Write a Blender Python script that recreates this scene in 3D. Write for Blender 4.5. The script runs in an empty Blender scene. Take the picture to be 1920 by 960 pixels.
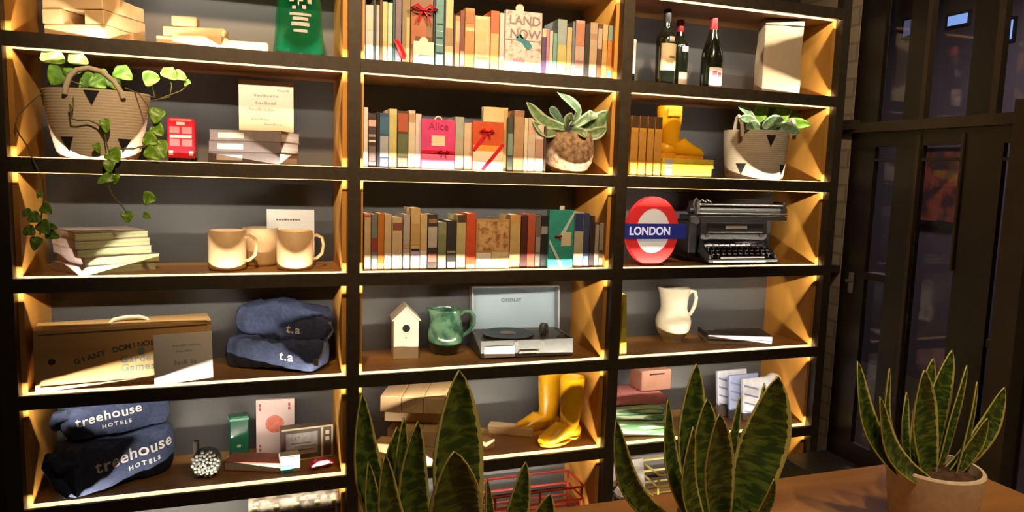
import bpy, bmesh, math, random
from mathutils import Vector, Matrix
PI = math.pi
S = bpy.context.scene
COL = S.collection
# ---------------------------------------------------------------- camera
F = 1361.1
CAM = Vector((-0.2921, -2.4978, 1.5044))
R0 = Vector((0.9433003574767452, -0.3305959349907309, 0.029845658843943836))
R1 = Vector((-0.009153350489495197, -0.115784926808991, -0.9932321314268133))
R2 = Vector((0.33181418257669626, 0.9366430368563141, -0.11224602331271188))
cd = bpy.data.cameras.new('camera'); cam = bpy.data.objects.new('camera', cd); COL.objects.link(cam)
cd.sensor_width = 36; cd.lens = F/1920*36; cd.clip_start = .05
cam.matrix_world = Matrix(((R0.x, -R1.x, -R2.x, CAM.x), (R0.y, -R1.y, -R2.y, CAM.y), (R0.z, -R1.z, -R2.z, CAM.z), (0, 0, 0, 1)))
S.camera = cam
S.view_settings.view_transform = 'Standard'; S.view_settings.look = 'None'
S.view_settings.gamma = 1; S.view_settings.use_curve_mapping = False
S.view_settings.exposure = 0.0
# ---------------------------------------------------------------- world and lights
W = bpy.data.worlds.new('world'); S.world = W; W.use_nodes = True
W.node_tree.nodes['Background'].inputs[0].default_value = (1, .74, .5, 1)
W.node_tree.nodes['Background'].inputs[1].default_value = .035
S.cycles.use_denoising = True
S.cycles.max_bounces = 6; S.cycles.diffuse_bounces = 3; S.cycles.glossy_bounces = 3
S.cycles.transmission_bounces = 6; S.cycles.transparent_max_bounces = 8
S.cycles.sample_clamp_indirect = 4
S.cycles.caustics_reflective = False; S.cycles.caustics_refractive = False
def area(name, loc, direction, sx, sy, power, color, xaxis=None, shape='RECTANGLE'):
    l = bpy.data.lights.new(name, 'AREA'); l.shape = shape; l.size = sx
    if shape == 'RECTANGLE': l.size_y = sy
    l.energy = power; l.color = color
    o = bpy.data.objects.new(name, l); COL.objects.link(o)
    z = -Vector(direction).normalized(); x = Vector(xaxis or (1, 0, 0)); y = z.cross(x).normalized(); x = y.cross(z)
    o.matrix_world = Matrix(((x.x, y.x, z.x, loc[0]), (x.y, y.y, z.y, loc[1]), (x.z, y.z, z.z, loc[2]), (0, 0, 0, 1)))
    return o
def spot(name, loc, target, power, color, size, blend, radius=.05):
    l = bpy.data.lights.new(name, 'SPOT'); l.energy = power; l.color = color
    l.spot_size = math.radians(size); l.spot_blend = blend; l.shadow_soft_size = radius
    o = bpy.data.objects.new(name, l); COL.objects.link(o)
    o.location = loc; o.rotation_euler = (Vector(target)-Vector(loc)).to_track_quat('-Z', 'Y').to_euler()
    return o
WARM = (1, .68, .38)
spot('warm_spot', (-.35, -1.5, 2.95), (-.15, 0, 2.15), 250, WARM, 62, .9)
spot('warm_spot', (.95, -1.5, 2.95), (.85, 0, 2.2), 215, WARM, 58, .9)
spot('warm_spot', (.7, -2.3, 2.95), (.7, -1.35, .75), 75, WARM, 70, .8)
spot('warm_spot', (1.75, -2.0, 2.95), (1.45, -1.2, .75), 70, WARM, 60, .8)
area('ambient_fill', (.3, -2.0, 2.97), (0, 0, -1), 1.6, .8, 7, (1, .72, .45))  # unseen fill light added to lift the whole scene
spot('warm_spot', (1.2, -1.3, 2.9), (2.12, 0, 1.8), 60, (1, .74, .48), 46, .8)  # unseen spot added to brighten the brick pier and partition
LED_COL = (1, .88, .70); LED_W = 2.3
# ---------------------------------------------------------------- helpers
def ray(px, py):
    return R0*((px-960)/F) + R1*((py-480)/F) + R2
def at_y(px, py, Y):
    d = ray(px, py); return CAM + d*((Y-CAM.y)/d.y)
def at_z(px, py, Z):
    d = ray(px, py); return CAM + d*((Z-CAM.z)/d.z)
def at_x(px, py, X):
    d = ray(px, py); return CAM + d*((X-CAM.x)/d.x)
_m = {}
def mat(name, col, rough=.6, metal=0, var=.0, vscale=20, stretch=(1, 1, 1), bump=0, col2=None, spec=.5, trans=0, emit=0, coat=0, contrast=(.35, .65), sss=0, alpha=1):
    """a procedural material: base colour varied by noise, optional grain and bump"""
    if name in _m: return _m[name]
    m = bpy.data.materials.new(name); m.use_nodes = True; nt = m.node_tree; b = nt.nodes['Principled BSDF']
    c = (*col, 1); b.inputs['Base Color'].default_value = c; b.inputs['Roughness'].default_value = rough
    b.inputs['Metallic'].default_value = metal; b.inputs['Specular IOR Level'].default_value = spec
    b.inputs['Transmission Weight'].default_value = trans; b.inputs['Coat Weight'].default_value = coat
    b.inputs['Alpha'].default_value = alpha
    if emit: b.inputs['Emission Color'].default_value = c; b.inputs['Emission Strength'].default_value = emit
    if var or col2 or bump:
        tc = nt.nodes.new('ShaderNodeTexCoord'); mp = nt.nodes.new('ShaderNodeMapping'); n = nt.nodes.new('ShaderNodeTexNoise')
        mp.inputs['Scale'].default_value = stretch; n.inputs['Scale'].default_value = vscale; n.inputs['Detail'].default_value = 5
        nt.links.new(tc.outputs['Object'], mp.inputs[0]); nt.links.new(mp.outputs[0], n.inputs['Vector'])
        r = nt.nodes.new('ShaderNodeValToRGB'); r.color_ramp.elements[0].position = contrast[0]; r.color_ramp.elements[1].position = contrast[1]
        c2 = col2 or tuple(x*(1-var) for x in col)
        r.color_ramp.elements[0].color = (*c2, 1); r.color_ramp.elements[1].color = c
        nt.links.new(n.outputs['Fac'], r.inputs[0]); nt.links.new(r.outputs[0], b.inputs['Base Color'])
        if bump:
            bp = nt.nodes.new('ShaderNodeBump'); bp.inputs['Strength'].default_value = bump; bp.inputs['Distance'].default_value = .002
            nt.links.new(n.outputs['Fac'], bp.inputs['Height']); nt.links.new(bp.outputs[0], b.inputs['Normal'])
    _m[name] = m; return m
def tag(o, label=None, cat=None, group=None, kind=None):
    if label: o['label'] = label
    if cat: o['category'] = cat
    if group: o['group'] = group
    if kind: o['kind'] = kind
    return o
def thing(name, label, cat, loc=(0, 0, 0), rz=0, group=None, rx=0, ry=0):
    o = bpy.data.objects.new(name, None); COL.objects.link(o); o.empty_display_size = .05
    o.location = loc; o.rotation_euler = (rx, ry, rz)
    return tag(o, label, cat, group)
class MB:
    """collects simple solids, builds them as ONE mesh object"""
    def __init__(s): s.bm = bmesh.new(); s.uv = None
    def _x(s, vs, M):
        if M is not None:
            for v in vs: v.co = M @ v.co
    def box(s, x0, x1, y0, y1, z0, z1, M=None, bev=0):
        vs = [s.bm.verts.new(p) for p in ((x0,y0,z0),(x1,y0,z0),(x1,y1,z0),(x0,y1,z0),(x0,y0,z1),(x1,y0,z1),(x1,y1,z1),(x0,y1,z1))]
        fs = [s.bm.faces.new([vs[i] for i in f]) for f in ((3,2,1,0),(4,5,6,7),(0,1,5,4),(1,2,6,5),(2,3,7,6),(3,0,4,7))]
        s._x(vs, M)
        if bev:
            es = {e for f in fs for e in f.edges}
            bmesh.ops.bevel(s.bm, geom=list(es), offset=bev, segments=2, profile=.5, affect='EDGES')
        return s
    def cbox(s, c, d, M=None, bev=0):
        return s.box(c[0]-d[0]/2, c[0]+d[0]/2, c[1]-d[1]/2, c[1]+d[1]/2, c[2]-d[2]/2, c[2]+d[2]/2, M, bev)
    def lathe(s, prof, n=28, M=None, closed=False, smod=None):
        rings = []
        for r, z in prof:
            if r < 1e-6: rings.append([s.bm.verts.new((0, 0, z))])
            else: rings.append([s.bm.verts.new((r*math.cos(2*PI*k/n), r*math.sin(2*PI*k/n), z)) for k in range(n)])
        prs = list(zip(rings, rings[1:])) + ([(rings[-1], rings[0])] if closed else [])
        for a, b in prs:
            for k in range(n):
                j = (k+1) % n
                if len(a) == 1 and len(b) == 1: continue
                if len(a) == 1: s.bm.faces.new((a[0], b[j], b[k]))
                elif len(b) == 1: s.bm.faces.new((a[k], a[j], b[0]))
                else: s.bm.faces.new((a[k], a[j], b[j], b[k]))
        s._x([v for r in rings for v in r], M); return s
    def prism(s, pts, a0, a1, axis='y', M=None, bev=0):
        """outline pts (u,v) extruded; axis y: (u,a,v); z: (u,v,a); x: (a,u,v)"""
        f = {'y': lambda u, v, a: (u, a, v), 'z': lambda u, v, a: (u, v, a), 'x': lambda u, v, a: (a, u, v)}[axis]
        A = [s.bm.verts.new(f(u, v, a0)) for u, v in pts]; B = [s.bm.verts.new(f(u, v, a1)) for u, v in pts]
        fs = [s.bm.faces.new(A), s.bm.faces.new(B[::-1])]; n = len(pts)
        for i in range(n): fs.append(s.bm.faces.new((A[i], B[i], B[(i+1) % n], A[(i+1) % n])))
        s._x(A+B, M)
        if bev:
            es = {e for f_ in fs[:2] for e in f_.edges}
            bmesh.ops.bevel(s.bm, geom=list(es), offset=bev, segments=2, profile=.5, affect='EDGES')
        return s
    def tube(s, path, r, n=8, M=None, closed=False, flat=1):
        P = [Vector(p) for p in path]; N = len(P); rings = []; up = None
        for i, p in enumerate(P):
            if closed: t = P[(i+1) % N]-P[i-1]
            else: t = P[min(i+1, N-1)]-P[max(i-1, 0)]
            t.normalize()
            if up is None: up = t.orthogonal().normalized()
            up = (up - t*up.dot(t)); up = up.normalized() if up.length > 1e-6 else t.orthogonal().normalized()
            sd = t.cross(up); rr = r[i] if isinstance(r, (list, tuple)) else r
            rings.append([s.bm.verts.new(p+up*rr*math.cos(2*PI*k/n)+sd*rr*flat*math.sin(2*PI*k/n)) for k in range(n)])
        for i in range(N if closed else N-1):
            a, b = rings[i], rings[(i+1) % N]
            for k in range(n): s.bm.faces.new((a[k], a[(k+1) % n], b[(k+1) % n], b[k]))
        if not closed: s.bm.faces.new(rings[0][::-1]); s.bm.faces.new(rings[-1])
        s._x([v for q in rings for v in q], M); return s
    def ball(s, c, r, n=12, M=None):
        rr = r if isinstance(r, (tuple, list)) else (r, r, r); prof = []
        T = Matrix.Translation(c) @ Matrix.Diagonal((*rr, 1))
        if M is not None: T = M @ T
        prof = [(math.sin(PI*i/n) if 0 < i < n else 0, -math.cos(PI*i/n)) for i in range(n+1)]
        return s.lathe(prof, n*2, T)
    def build(s, name, m, parent=None, smooth=False, loc=None, rot=None, sub=0, solid=0):
        me = bpy.data.meshes.new(name)
        bmesh.ops.recalc_face_normals(s.bm, faces=s.bm.faces[:])
        s.bm.to_mesh(me); s.bm.free()
        me.materials.append(m)
        if smooth:
            for p in me.polygons: p.use_smooth = True
            try: me.set_sharp_from_angle(angle=math.radians(40))
            except Exception: pass
        o = bpy.data.objects.new(name, me); COL.objects.link(o)
        if loc: o.location = loc
        if rot: o.rotation_euler = rot
        if parent: o.parent = parent
        if solid:
            md = o.modifiers.new('s', 'SOLIDIFY'); md.thickness = solid; md.offset = 0
        if sub: md = o.modifiers.new('u', 'SUBSURF'); md.levels = sub; md.render_levels = sub
        return o
def text(body, m, parent, size, loc, rot=(PI/2, 0, 0), name='lettering', depth=.0004, bold=0, align='CENTER', sx=1, spacing=1):
    c = bpy.data.curves.new('t', 'FONT'); c.body = body; c.size = size; c.extrude = depth; c.offset = bold
    c.align_x = align; c.align_y = 'CENTER'; c.space_character = spacing
    t = bpy.data.objects.new('t', c); COL.objects.link(t)
    dg = bpy.context.evaluated_depsgraph_get(); me = bpy.data.meshes.new_from_object(t.evaluated_get(dg))
    bpy.data.objects.remove(t); me.name = name; me.materials.clear(); me.materials.append(m)
    o = bpy.data.objects.new(name, me); COL.objects.link(o); o.location = loc; o.rotation_euler = rot; o.scale = (sx, 1, 1)
    o.parent = parent; return o
def struct(name, mb, m, **k):
    return tag(mb.build(name, m, **k), kind='structure')
def RZ(a): return Matrix.Rotation(a, 4, 'Z')
def T(*v): return Matrix.Translation(v)
# ---------------------------------------------------------------- materials
OAK = mat('oak_panel', (.74, .37, .07), .5, var=.3, vscale=7, stretch=(1, 1, .12), col2=(.56, .25, .035), bump=.15)
OAKF = mat('oak_shelf', (.46, .245, .075), .42, vscale=6, stretch=(.1, 1, 1), col2=(.28, .135, .038), bump=.1)
OAKE = mat('oak_edge', (.30, .165, .05), .5, var=.2, vscale=6, stretch=(.1, 1, 1))
BLACK = mat('black_steel', (.055, .042, .028), .42, var=.25, vscale=30, spec=.4)
GREY = mat('grey_laminate', (.135, .136, .136), .38, var=.08, vscale=3, stretch=(1, 1, .2))
# ---------------------------------------------------------------- room
floorm = mat('floor_boards', (.06, .045, .035), .5, var=.4, vscale=4, stretch=(.2, 2, 1))
struct('floor', MB().box(-2.2, 5.2, -3.2, .6, -.05, 0), floorm)
plaster = mat('dark_plaster', (.10, .085, .07), .8, var=.1, vscale=8, bump=.1)
struct('wall_back', MB().box(-2.2, 2.14, .375, .45, 0, 3.0), plaster)
struct('ceiling', MB().box(-2.2, 2.14, -3.2, .45, 3.0, 3.06), plaster)
# ---------------------------------------------------------------- bookcase
ROWS = [2.23, 1.87, 1.51, 1.15, .79, .43, .07]
COLS = [(-.975, 0.0), (.0405, 1.008), (1.0535, 2.03)]
TH = .043; YF = .040; YB = .345
bc = thing('bookcase', 'black steel framed oak bookcase with strip lit compartments covering the back wall', 'bookcase', (0, 0, 0))
for x0, x1 in ((-1.02, -.975), (0, .0405), (1.008, 1.0535), (2.03, 2.072)):
    MB().box(x0, x1, 0, YF, 0, 2.30, bev=.001).build('upright_post', BLACK, bc)
for ci, (x0, x1) in enumerate(COLS):
    for ri, z in enumerate(ROWS):
        b = MB().box(x0, x1, 0, .004, z-TH, z)
        b.box(x0, x1, .004, .0128, z-.002, z).box(x0, x1, .004, .0128, z-TH, z-TH+.002)
        b.build('shelf_rail', BLACK, bc)
        w = MB().box(x0-.004, x1+.004, YF, YB, z-TH-.0025, z+.0025)
        w.build('shelf_board', OAKF, bc)
        MB().box(x0, x1, .0045, YF-.002, z-TH+.0145, z-.0145).build('light_channel', BLACK, bc)
        MB().box(x0, x1, YF-.0015, YF, z-TH-.0025, z+.0025).build('edge_band', OAKE, bc)
        zc = (x0+x1)/2
        if ri > 0:
            l = area('light_strip', (zc, .008, z-.008), (0, math.cos(.66), math.sin(.66)), x1-x0-.01, .0008, LED_W, LED_COL); l.parent = bc
        if ri < 6:
            l = area('light_strip', (zc, .008, z-TH+.008), (0, math.cos(.66), -math.sin(.66)), x1-x0-.01, .0008, LED_W, LED_COL); l.parent = bc
            zb = ROWS[ri+1]+.0025; zt = z-TH-.0025
            MB().box(x0-.006, x0+.015, YF-.001, YB, zb, zt).build('side_panel', OAK, bc)
            MB().box(x1-.015, x1+.006, YF-.001, YB, zb, zt).build('side_panel', OAK, bc)
            MB().box(x0-.006, x1+.006, YB, YB+.015, zb-.01, zt+.01).build('back_panel', GREY, bc)
# ---------------------------------------------------------------- right side: brick pier, glazed partition, room beyond
SZ = {r: z+.0028 for r, z in zip('ABCDEF', ROWS[1:])}
brick = mat('painted_brick', (.42, .34, .24), .8, bump=.3)
nt = brick.node_tree; bt = nt.nodes.new('ShaderNodeTexBrick'); tc = nt.nodes.new('ShaderNodeTexCoord'); mp = nt.nodes.new('ShaderNodeMapping')
mp.inputs['Rotation'].default_value = (0, PI/2, 0)
bt.inputs['Color1'].default_value = (.46, .38, .28, 1); bt.inputs['Color2'].default_value = (.38, .31, .22, 1); bt.inputs['Mortar'].default_value = (.30, .24, .17, 1)
bt.inputs['Scale'].default_value = 1; bt.inputs['Brick Width'].default_value = .22; bt.inputs['Row Height'].default_value = .075; bt.inputs['Mortar Size'].default_value = .006
sep = nt.nodes.new('ShaderNodeSeparateXYZ'); cmb = nt.nodes.new('ShaderNodeCombineXYZ')
nt.links.new(tc.outputs['Object'], sep.inputs[0]); nt.links.new(sep.outputs['Y'], cmb.inputs['X']); nt.links.new(sep.outputs['Z'], cmb.inputs['Y'])
nt.links.new(cmb.outputs[0], bt.inputs['Vector']); nt.links.new(bt.outputs['Color'], nt.nodes['Principled BSDF'].inputs['Base Color'])
XW = 2.115
struct('wall_right', MB().box(XW, XW+.16, -.008, .37, 0, 3.0), brick)
tr = MB().box(XW-.03, XW+.02, -.05, .04, 1.735, 1.775)
tag(tr.build('trim_1', BLACK), kind='structure')
tag(MB().box(2.073, XW, -.005, .03, 1.12, 1.15).build('trim_2', BLACK), kind='structure')
FRM = mat('partition_frame', (.014, .0105, .007), .45, var=.2, vscale=12)
FRB = mat('partition_frame_brown', (.050, .035, .022), .5, var=.2, vscale=12)
glass = mat('dark_pane', (.9, .92, .9), .03, spec=.5); 
gn = glass.node_tree; gb = gn.nodes['Principled BSDF']; tb = gn.nodes.new('ShaderNodeBsdfTransparent'); mx = gn.nodes.new('ShaderNodeMixShader'); gl = gn.nodes.new('ShaderNodeBsdfGlossy')
tb.inputs[0].default_value = (.72, .70, .70, 1); gl.inputs['Roughness'].default_value = .04; gl.inputs[0].default_value = (.9, .9, .9, 1); mx.inputs[0].default_value = .05
gn.links.new(tb.outputs[0], mx.inputs[1]); gn.links.new(gl.outputs[0], mx.inputs[2]); gn.links.new(mx.outputs[0], gn.nodes['Material Output'].inputs[0])
# posts of the partition, y from the pier towards the camera; (y0, y1, z0, z1, material)
f = MB()
for y0, y1, z0, z1 in ((-.14, -.01, .32, 2.85), (-.37, -.245, .32, 1.70), (-.35, -.262, 1.74, 2.85), (-.69, -.545, .32, 1.70), (-.635, -.535, 1.74, 2.85)):
    f.box(XW+.001, XW+.021, y0, y1, z0, z1)
f.box(XW, XW+.022, -3.1, -.01, 1.66, 1.72).box(XW, XW+.022, -3.1, -.01, 2.8, 3.0).box(XW+.0005, XW+.02, -3.1, -.14, 1.60, 1.612).box(XW, XW+.022, -3.1, -.01, .30, .40)
f.box(XW, XW+.06, -.245, -.14, 1.11, 1.14).box(XW, XW+.06, -.8, -.7, .95, .98)
struct('window_1', f, FRM)
f = MB()
for y0, y1, z0, z1 in ((-.36, -.345, .4, 1.7), (-.545, -.535, 1.2, 1.7), (-.365, -.345, 1.74, 2.8), (-.655, -.63, 1.74, 2.8)):
    f.box(XW-.008, XW+.02, y0, y1, z0, z1)
f.box(XW-.02, XW+.07, -3.1, -.01, 1.72, 1.76).box(XW-.03, XW+.05, -.82, -.735, .0, 1.80)
struct('trim_3', f, FRB)
struct('trim_4', MB().box(XW+.03, XW+.036, -3.1, -.01, .35, 2.85), glass)
struct('trim_5', MB().box(1.86, XW-.001, -3.1, -.01, 0, .315), mat('ledge', (.03, .035, .032), .5, var=.2, vscale=10))
dh = thing('door_handle', 'small steel lever handle on the dark glazed door beside the brick pier', 'handle', (XW, -.075, 1.085))
STEEL = mat('dull_steel', (.42, .40, .38), .35, metal=.8, var=.1)
MB().box(-.006, 0, -.014, .014, -.045, .045, bev=.002).build('plate', STEEL, dh)
MB().tube([(0, 0, .01), (-.03, 0, .01), (-.032, -.03, .01)], .006).build('lever', STEEL, dh, smooth=True)
# chrome pole behind the glass
po = thing('barrier_pole', 'slim chrome pole with a pointed cap standing behind the glass partition', 'pole', (2.32, -.70, 0))
MB().lathe([(0, 0), (.11, 0), (.11, .015), (.02, .03), (0, .03)]).build('base', STEEL, po, smooth=True)
MB().lathe([(0, .028), (.017, .028), (.017, .93), (.021, .935), (.021, .95), (.012, .955), (.012, .965), (.017, .97), (.017, .99), (0, .99)]).build('pole', STEEL, po, smooth=True)
MB().lathe([(0, .99), (.014, .99), (.014, 1.06), (.008, 1.10), (0, 1.11)]).build('cap', STEEL, po, smooth=True)
# room beyond
dim = mat('far_plaster', (.11, .095, .10), .85, var=.12, vscale=3)
struct('wall_far', MB().box(4.6, 4.7, -3.2, 3.0, 0, 3.0), dim)
struct('wall_side', MB().box(2.28, 4.6, 2.4, 2.5, 0, 3.0), dim)
struct('trim_6', MB().box(XW, 4.7, -3.2, 3.0, 3.0, 3.06), mat('far_ceiling', (.05, .04, .032), .8, var=.2, vscale=3))
area('far_room_fill', (3.4, .6, 2.9), (0, 0, -1), .6, .6, 55.0, (.92, .80, .92))  # unseen light added to brighten the room behind the panes
BLUE = mat('blue_sign_light', (.25, .45, 1.0), .5, emit=1.6)
for i, (px, py, w, h) in enumerate(((1797, 37, .16, .07), (1888, 57, .09, .13), (1705, 52, .09, .12))):
    p = at_x(px, py, 4.59)
    o = MB().box(-.012, 0, -w/2, w/2, -h/2, h/2, bev=.003)
    t = thing('ceiling_screen', ('pale blue lit panel seen through the glass, widest of the three', 'pale blue lit panel seen through the glass, rightmost of the three', 'dim blue lit panel seen through the glass, nearest the brick pier')[i], 'light panel', p)
    o.build('lit_panel', BLUE if i < 2 else mat('blue_dim', (.3, .35, .6), .5, emit=.35), t)
    MB().box(-.008, .005, -w/2-.02, w/2+.02, -h/2-.02, h/2+.02).build('frame', FRM, t)
red_foliage = mat('red_pattern', (.30, .07, .03), .8, col2=(.06, .03, .025), vscale=9, contrast=(.42, .58))
p = at_x(1768, 350, 4.55)
t = thing('wall_picture', 'dark picture with a mottled red brown pattern on the far wall behind glass', 'picture', p)
MB().box(0, .03, -.30, .30, -.26, .26).build('canvas', red_foliage, t); MB().box(.004, .04, -.33, .33, -.29, .29).build('frame', FRM, t)
# ---------------------------------------------------------------- table
TW = mat('table_oak', (.50, .25, .065), .38, vscale=3.2, stretch=(.25, 2.2, 1), col2=(.26, .115, .028), bump=.12, coat=.2)
tb_ = thing('dining_table', 'long orange brown wooden table in front of the bookcase', 'table', (.55, -1.55, 0))
MB().box(-1.75, .96, -.55, .505, .705, .75, bev=.004).build('table_top', TW, tb_)
for x in (-1.6, .82):
    for y in (-.48, .42): MB().box(x-.03, x+.03, y-.03, y+.03, 0, .705).build('leg', BLACK, tb_)
# ---------------------------------------------------------------- leaves
def leaf_mat(name, c1, c2, edge, e0=.86, band=26, rough=.4):
    m = bpy.data.materials.new(name); m.use_nodes = True; nt = m.node_tree; b = nt.nodes['Principled BSDF']; b.inputs['Roughness'].default_value = rough
    uv = nt.nodes.new('ShaderNodeUVMap'); sp = nt.nodes.new('ShaderNodeSeparateXYZ'); nt.links.new(uv.outputs[0], sp.inputs[0])
    def mth(op, a, bb=None):
        n = nt.nodes.new('ShaderNodeMath'); n.operation = op
        for i, v in enumerate((a, bb)):
            if v is None: continue
            if isinstance(v, (int, float)): n.inputs[i].default_value = v
            else: nt.links.new(v, n.inputs[i])
        return n.outputs[0]
    d = mth('MULTIPLY', mth('ABSOLUTE', mth('SUBTRACT', sp.outputs[0], .5)), 2)
    mpn = nt.nodes.new('ShaderNodeMapping'); mpn.inputs['Scale'].default_value = (2.2, band, 1); nt.links.new(uv.outputs[0], mpn.inputs[0])
    n = nt.nodes.new('ShaderNodeTexNoise'); n.inputs['Scale'].default_value = 1; n.inputs['Detail'].default_value = 4; n.inputs['Distortion'].default_value = .6
    nt.links.new(mpn.outputs[0], n.inputs['Vector'])
    r = nt.nodes.new('ShaderNodeValToRGB'); r.color_ramp.elements[0].position = .42; r.color_ramp.elements[1].position = .6
    r.color_ramp.elements[0].color = (*c2, 1); r.color_ramp.elements[1].color = (*c1, 1); nt.links.new(n.outputs[0], r.inputs[0])
    e = mth('GREATER_THAN', mth('ADD', d, mth('MULTIPLY', mth('SUBTRACT', n.outputs[0], .5), .25)), e0)
    mx = nt.nodes.new('ShaderNodeMix'); mx.data_type = 'RGBA'; nt.links.new(e, mx.inputs[0]); nt.links.new(r.outputs[0], mx.inputs[6]); mx.inputs[7].default_value = (*edge, 1)
    nt.links.new(mx.outputs[2], b.inputs['Base Color'])
    return m
SNAKE = leaf_mat('snake_leaf', (.12, .19, .025), (.028, .065, .014), (.55, .53, .16))
POTHOS = leaf_mat('pothos_leaf', (.22, .42, .03), (.12, .26, .02), (.20, .38, .03), e0=1.5, band=4)
SILVER = leaf_mat('silver_leaf', (.22, .34, .16), (.12, .22, .09), (.42, .52, .36), e0=.7, band=8)
BRIGHT = leaf_mat('bright_leaf', (.30, .48, .06), (.16, .32, .04), (.45, .60, .15), e0=.8, band=6)
STEM = mat('vine_stem', (.16, .15, .04), .6, var=.3, vscale=30)
def leaf(parent, pts, w, m, nrm=(0, -1, 0), prof='sword', cup=.25, seg=14, th=.0016, name='leaf', twist=0, asym=0):
    """pts: control points base..tip in parent space, w: greatest width"""
    P = [Vector(p) for p in pts]
    def cr(t):
        n = len(P)-1; s = min(int(t*n), n-1); u = t*n-s
        a = P[max(s-1, 0)]; b = P[s]; c = P[s+1]; d = P[min(s+2, n)]
        return .5*((2*b)+(c-a)*u+(2*a-5*b+4*c-d)*u*u+(3*b-a-3*c+d)*u**3)
    bm = bmesh.new(); uvl = bm.loops.layers.uv.new('UVMap'); rows = []; N = Vector(nrm).normalized(); na = 6
    for i in range(seg+1):
        t = i/seg; c = cr(t); tg = (cr(min(t+.02, 1))-cr(max(t-.02, 0))).normalized()
        wd = tg.cross(N); wd = wd.normalized() if wd.length > 1e-4 else Vector((1, 0, 0))
        if twist: wd = Matrix.Rotation(twist*t, 3, tg) @ wd
        nn = wd.cross(tg)
        if prof == 'sword': f = (.50+.5*math.sin(PI*min(t/.62, 1)*.5)) * (1 if t < .62 else max(0, 1-((t-.62)/.38)**1.7))
        elif prof == 'heart': f = (math.sin(PI*t**.62))**.75 if 0 < t < 1 else 0
        else: f = math.sin(PI*t**.8)**.8 if 0 < t < 1 else 0
        f = max(f, .012)
        row = []
        for k in range(na+1):
            u = k/na*2-1
            row.append((bm.verts.new(c+wd*(u*w/2*f)-nn*(cup*w*f*.5*(1-u*u)-.02*w*math.sin(t*9+k))), (k/na, t)))
        rows.append(row)
    for a, b in zip(rows, rows[1:]):
        for k in range(na):
            q = (a[k], a[k+1], b[k+1], b[k]); fc = bm.faces.new([v for v, _ in q]); fc.smooth = True
            for l, (_, uv) in zip(fc.loops, q): l[uvl].uv = uv
    me = bpy.data.meshes.new(name); bm.to_mesh(me); bm.free(); me.materials.append(m)
    o = bpy.data.objects.new(name, me); COL.objects.link(o); o.parent = parent
    md = o.modifiers.new('s', 'SOLIDIFY'); md.thickness = th; md.offset = 0
    return o
POT = mat('stone_pot', (.74, .61, .46), .75, var=.12, vscale=60, bump=.15)
POTD = mat('brown_pot', (.085, .035, .02), .5, var=.2, vscale=30)
SOIL = mat('potting_soil', (.10, .05, .025), .95, var=.6, vscale=60, bump=.6)
def snake_plant(loc, r, h, pm, leaves, label):
    """leaves: (tip px, tip py, tip y offset, width px, bow, base angle)"""
    t = thing('snake_plant', label, 'plant', loc, group='snake plants in a row on the table')
    MB().lathe([(0, 0), (r*.82, 0), (r*.84, .004), (r, h-.004), (r-.003, h), (r-.009, h), (r-.011, h-.03), (r*.8, .02), (0, .02)], 40).build('pot', pm, t, smooth=True)
    MB().lathe([(0, h-.012), (r*.5, h-.014), (r-.012, h-.022), (r-.03, h-.05), (0, h-.05)], 32).build('soil', SOIL, t, smooth=True)
    L = Vector(loc)
    for tx, ty, dy, wp, bow, ba, br, nx in leaves:
        tip = at_y(tx, ty, L.y+dy)-L; dist = R2.dot(tip+L-CAM); w = wp*1.26*dist/F
        base = Vector((math.cos(ba)*r*br, math.sin(ba)*r*br, h-.03))
        d = tip-base; side = Vector((d.z, 0, -d.x)).normalized()*bow*d.length
        leaf(t, [base, base+d*.3+side*.8, base+d*.62+side*.95, tip], w, SNAKE, nrm=(nx, -1, .1), cup=.3, th=.0022, seg=18)
    return t
D_ = math.radians
snake_plant((1.115, -1.36, .75), .098, .145, POT, [
    (1785, 657, .05, 52, -.02, D_(60), .35, .1), (1750, 672, .08, 30, 0, D_(100), .5, -.3), (1813, 685, .03, 34, .03, D_(30), .5, .4),
    (1668, 690, .0, 30, -.13, D_(170), .45, .5), (1608, 677, .02, 40, -.09, D_(165), .65, .3), (1884, 726, .0, 36, .13, D_(10), .5, -.3),
    (1733, 694, -.02, 52, -.01, D_(200), .2, 0), (1650, 744, -.05, 34, -.12, D_(215), .45, .2), (1832, 716, -.02, 30, .05, D_(-20), .5, .5),
    (1852, 784, -.03, 26, .10, D_(-10), .4, -.2), (1700, 735, .06, 24, -.03, D_(140), .5, .3)],
    'snake plant in a pale stone coloured pot, furthest right on the table')
snake_plant((.52, -1.41, .75), .078, .132, POTD, [
    (1306, 682, .06, 56, -.03, D_(120), .5, .1), (1155, 786, .0, 34, -.16, D_(190), .75, -.3), (1252, 748, -.01, 34, -.08, D_(200), .6, .4),
    (1326, 748, .03, 54, .0, D_(130), .3, 0), (1349, 776, -.05, 56, .0, D_(250), .2, 0), (1388, 742, .05, 24, .02, D_(60), .5, .3),
    (1434, 718, .05, 28, .05, D_(40), .6, .4), (1459, 706, .0, 84, .05, D_(0), .45, -.15), (1472, 750, .05, 36, .12, D_(20), .8, .6),
    (1300, 800, -.05, 44, -.09, D_(215), .7, .5), (1452, 898, -.05, 22, .10, D_(-30), .7, 0)],
    'snake plant with wide dark leaves in a dark brown pot, middle of the three')
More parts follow.
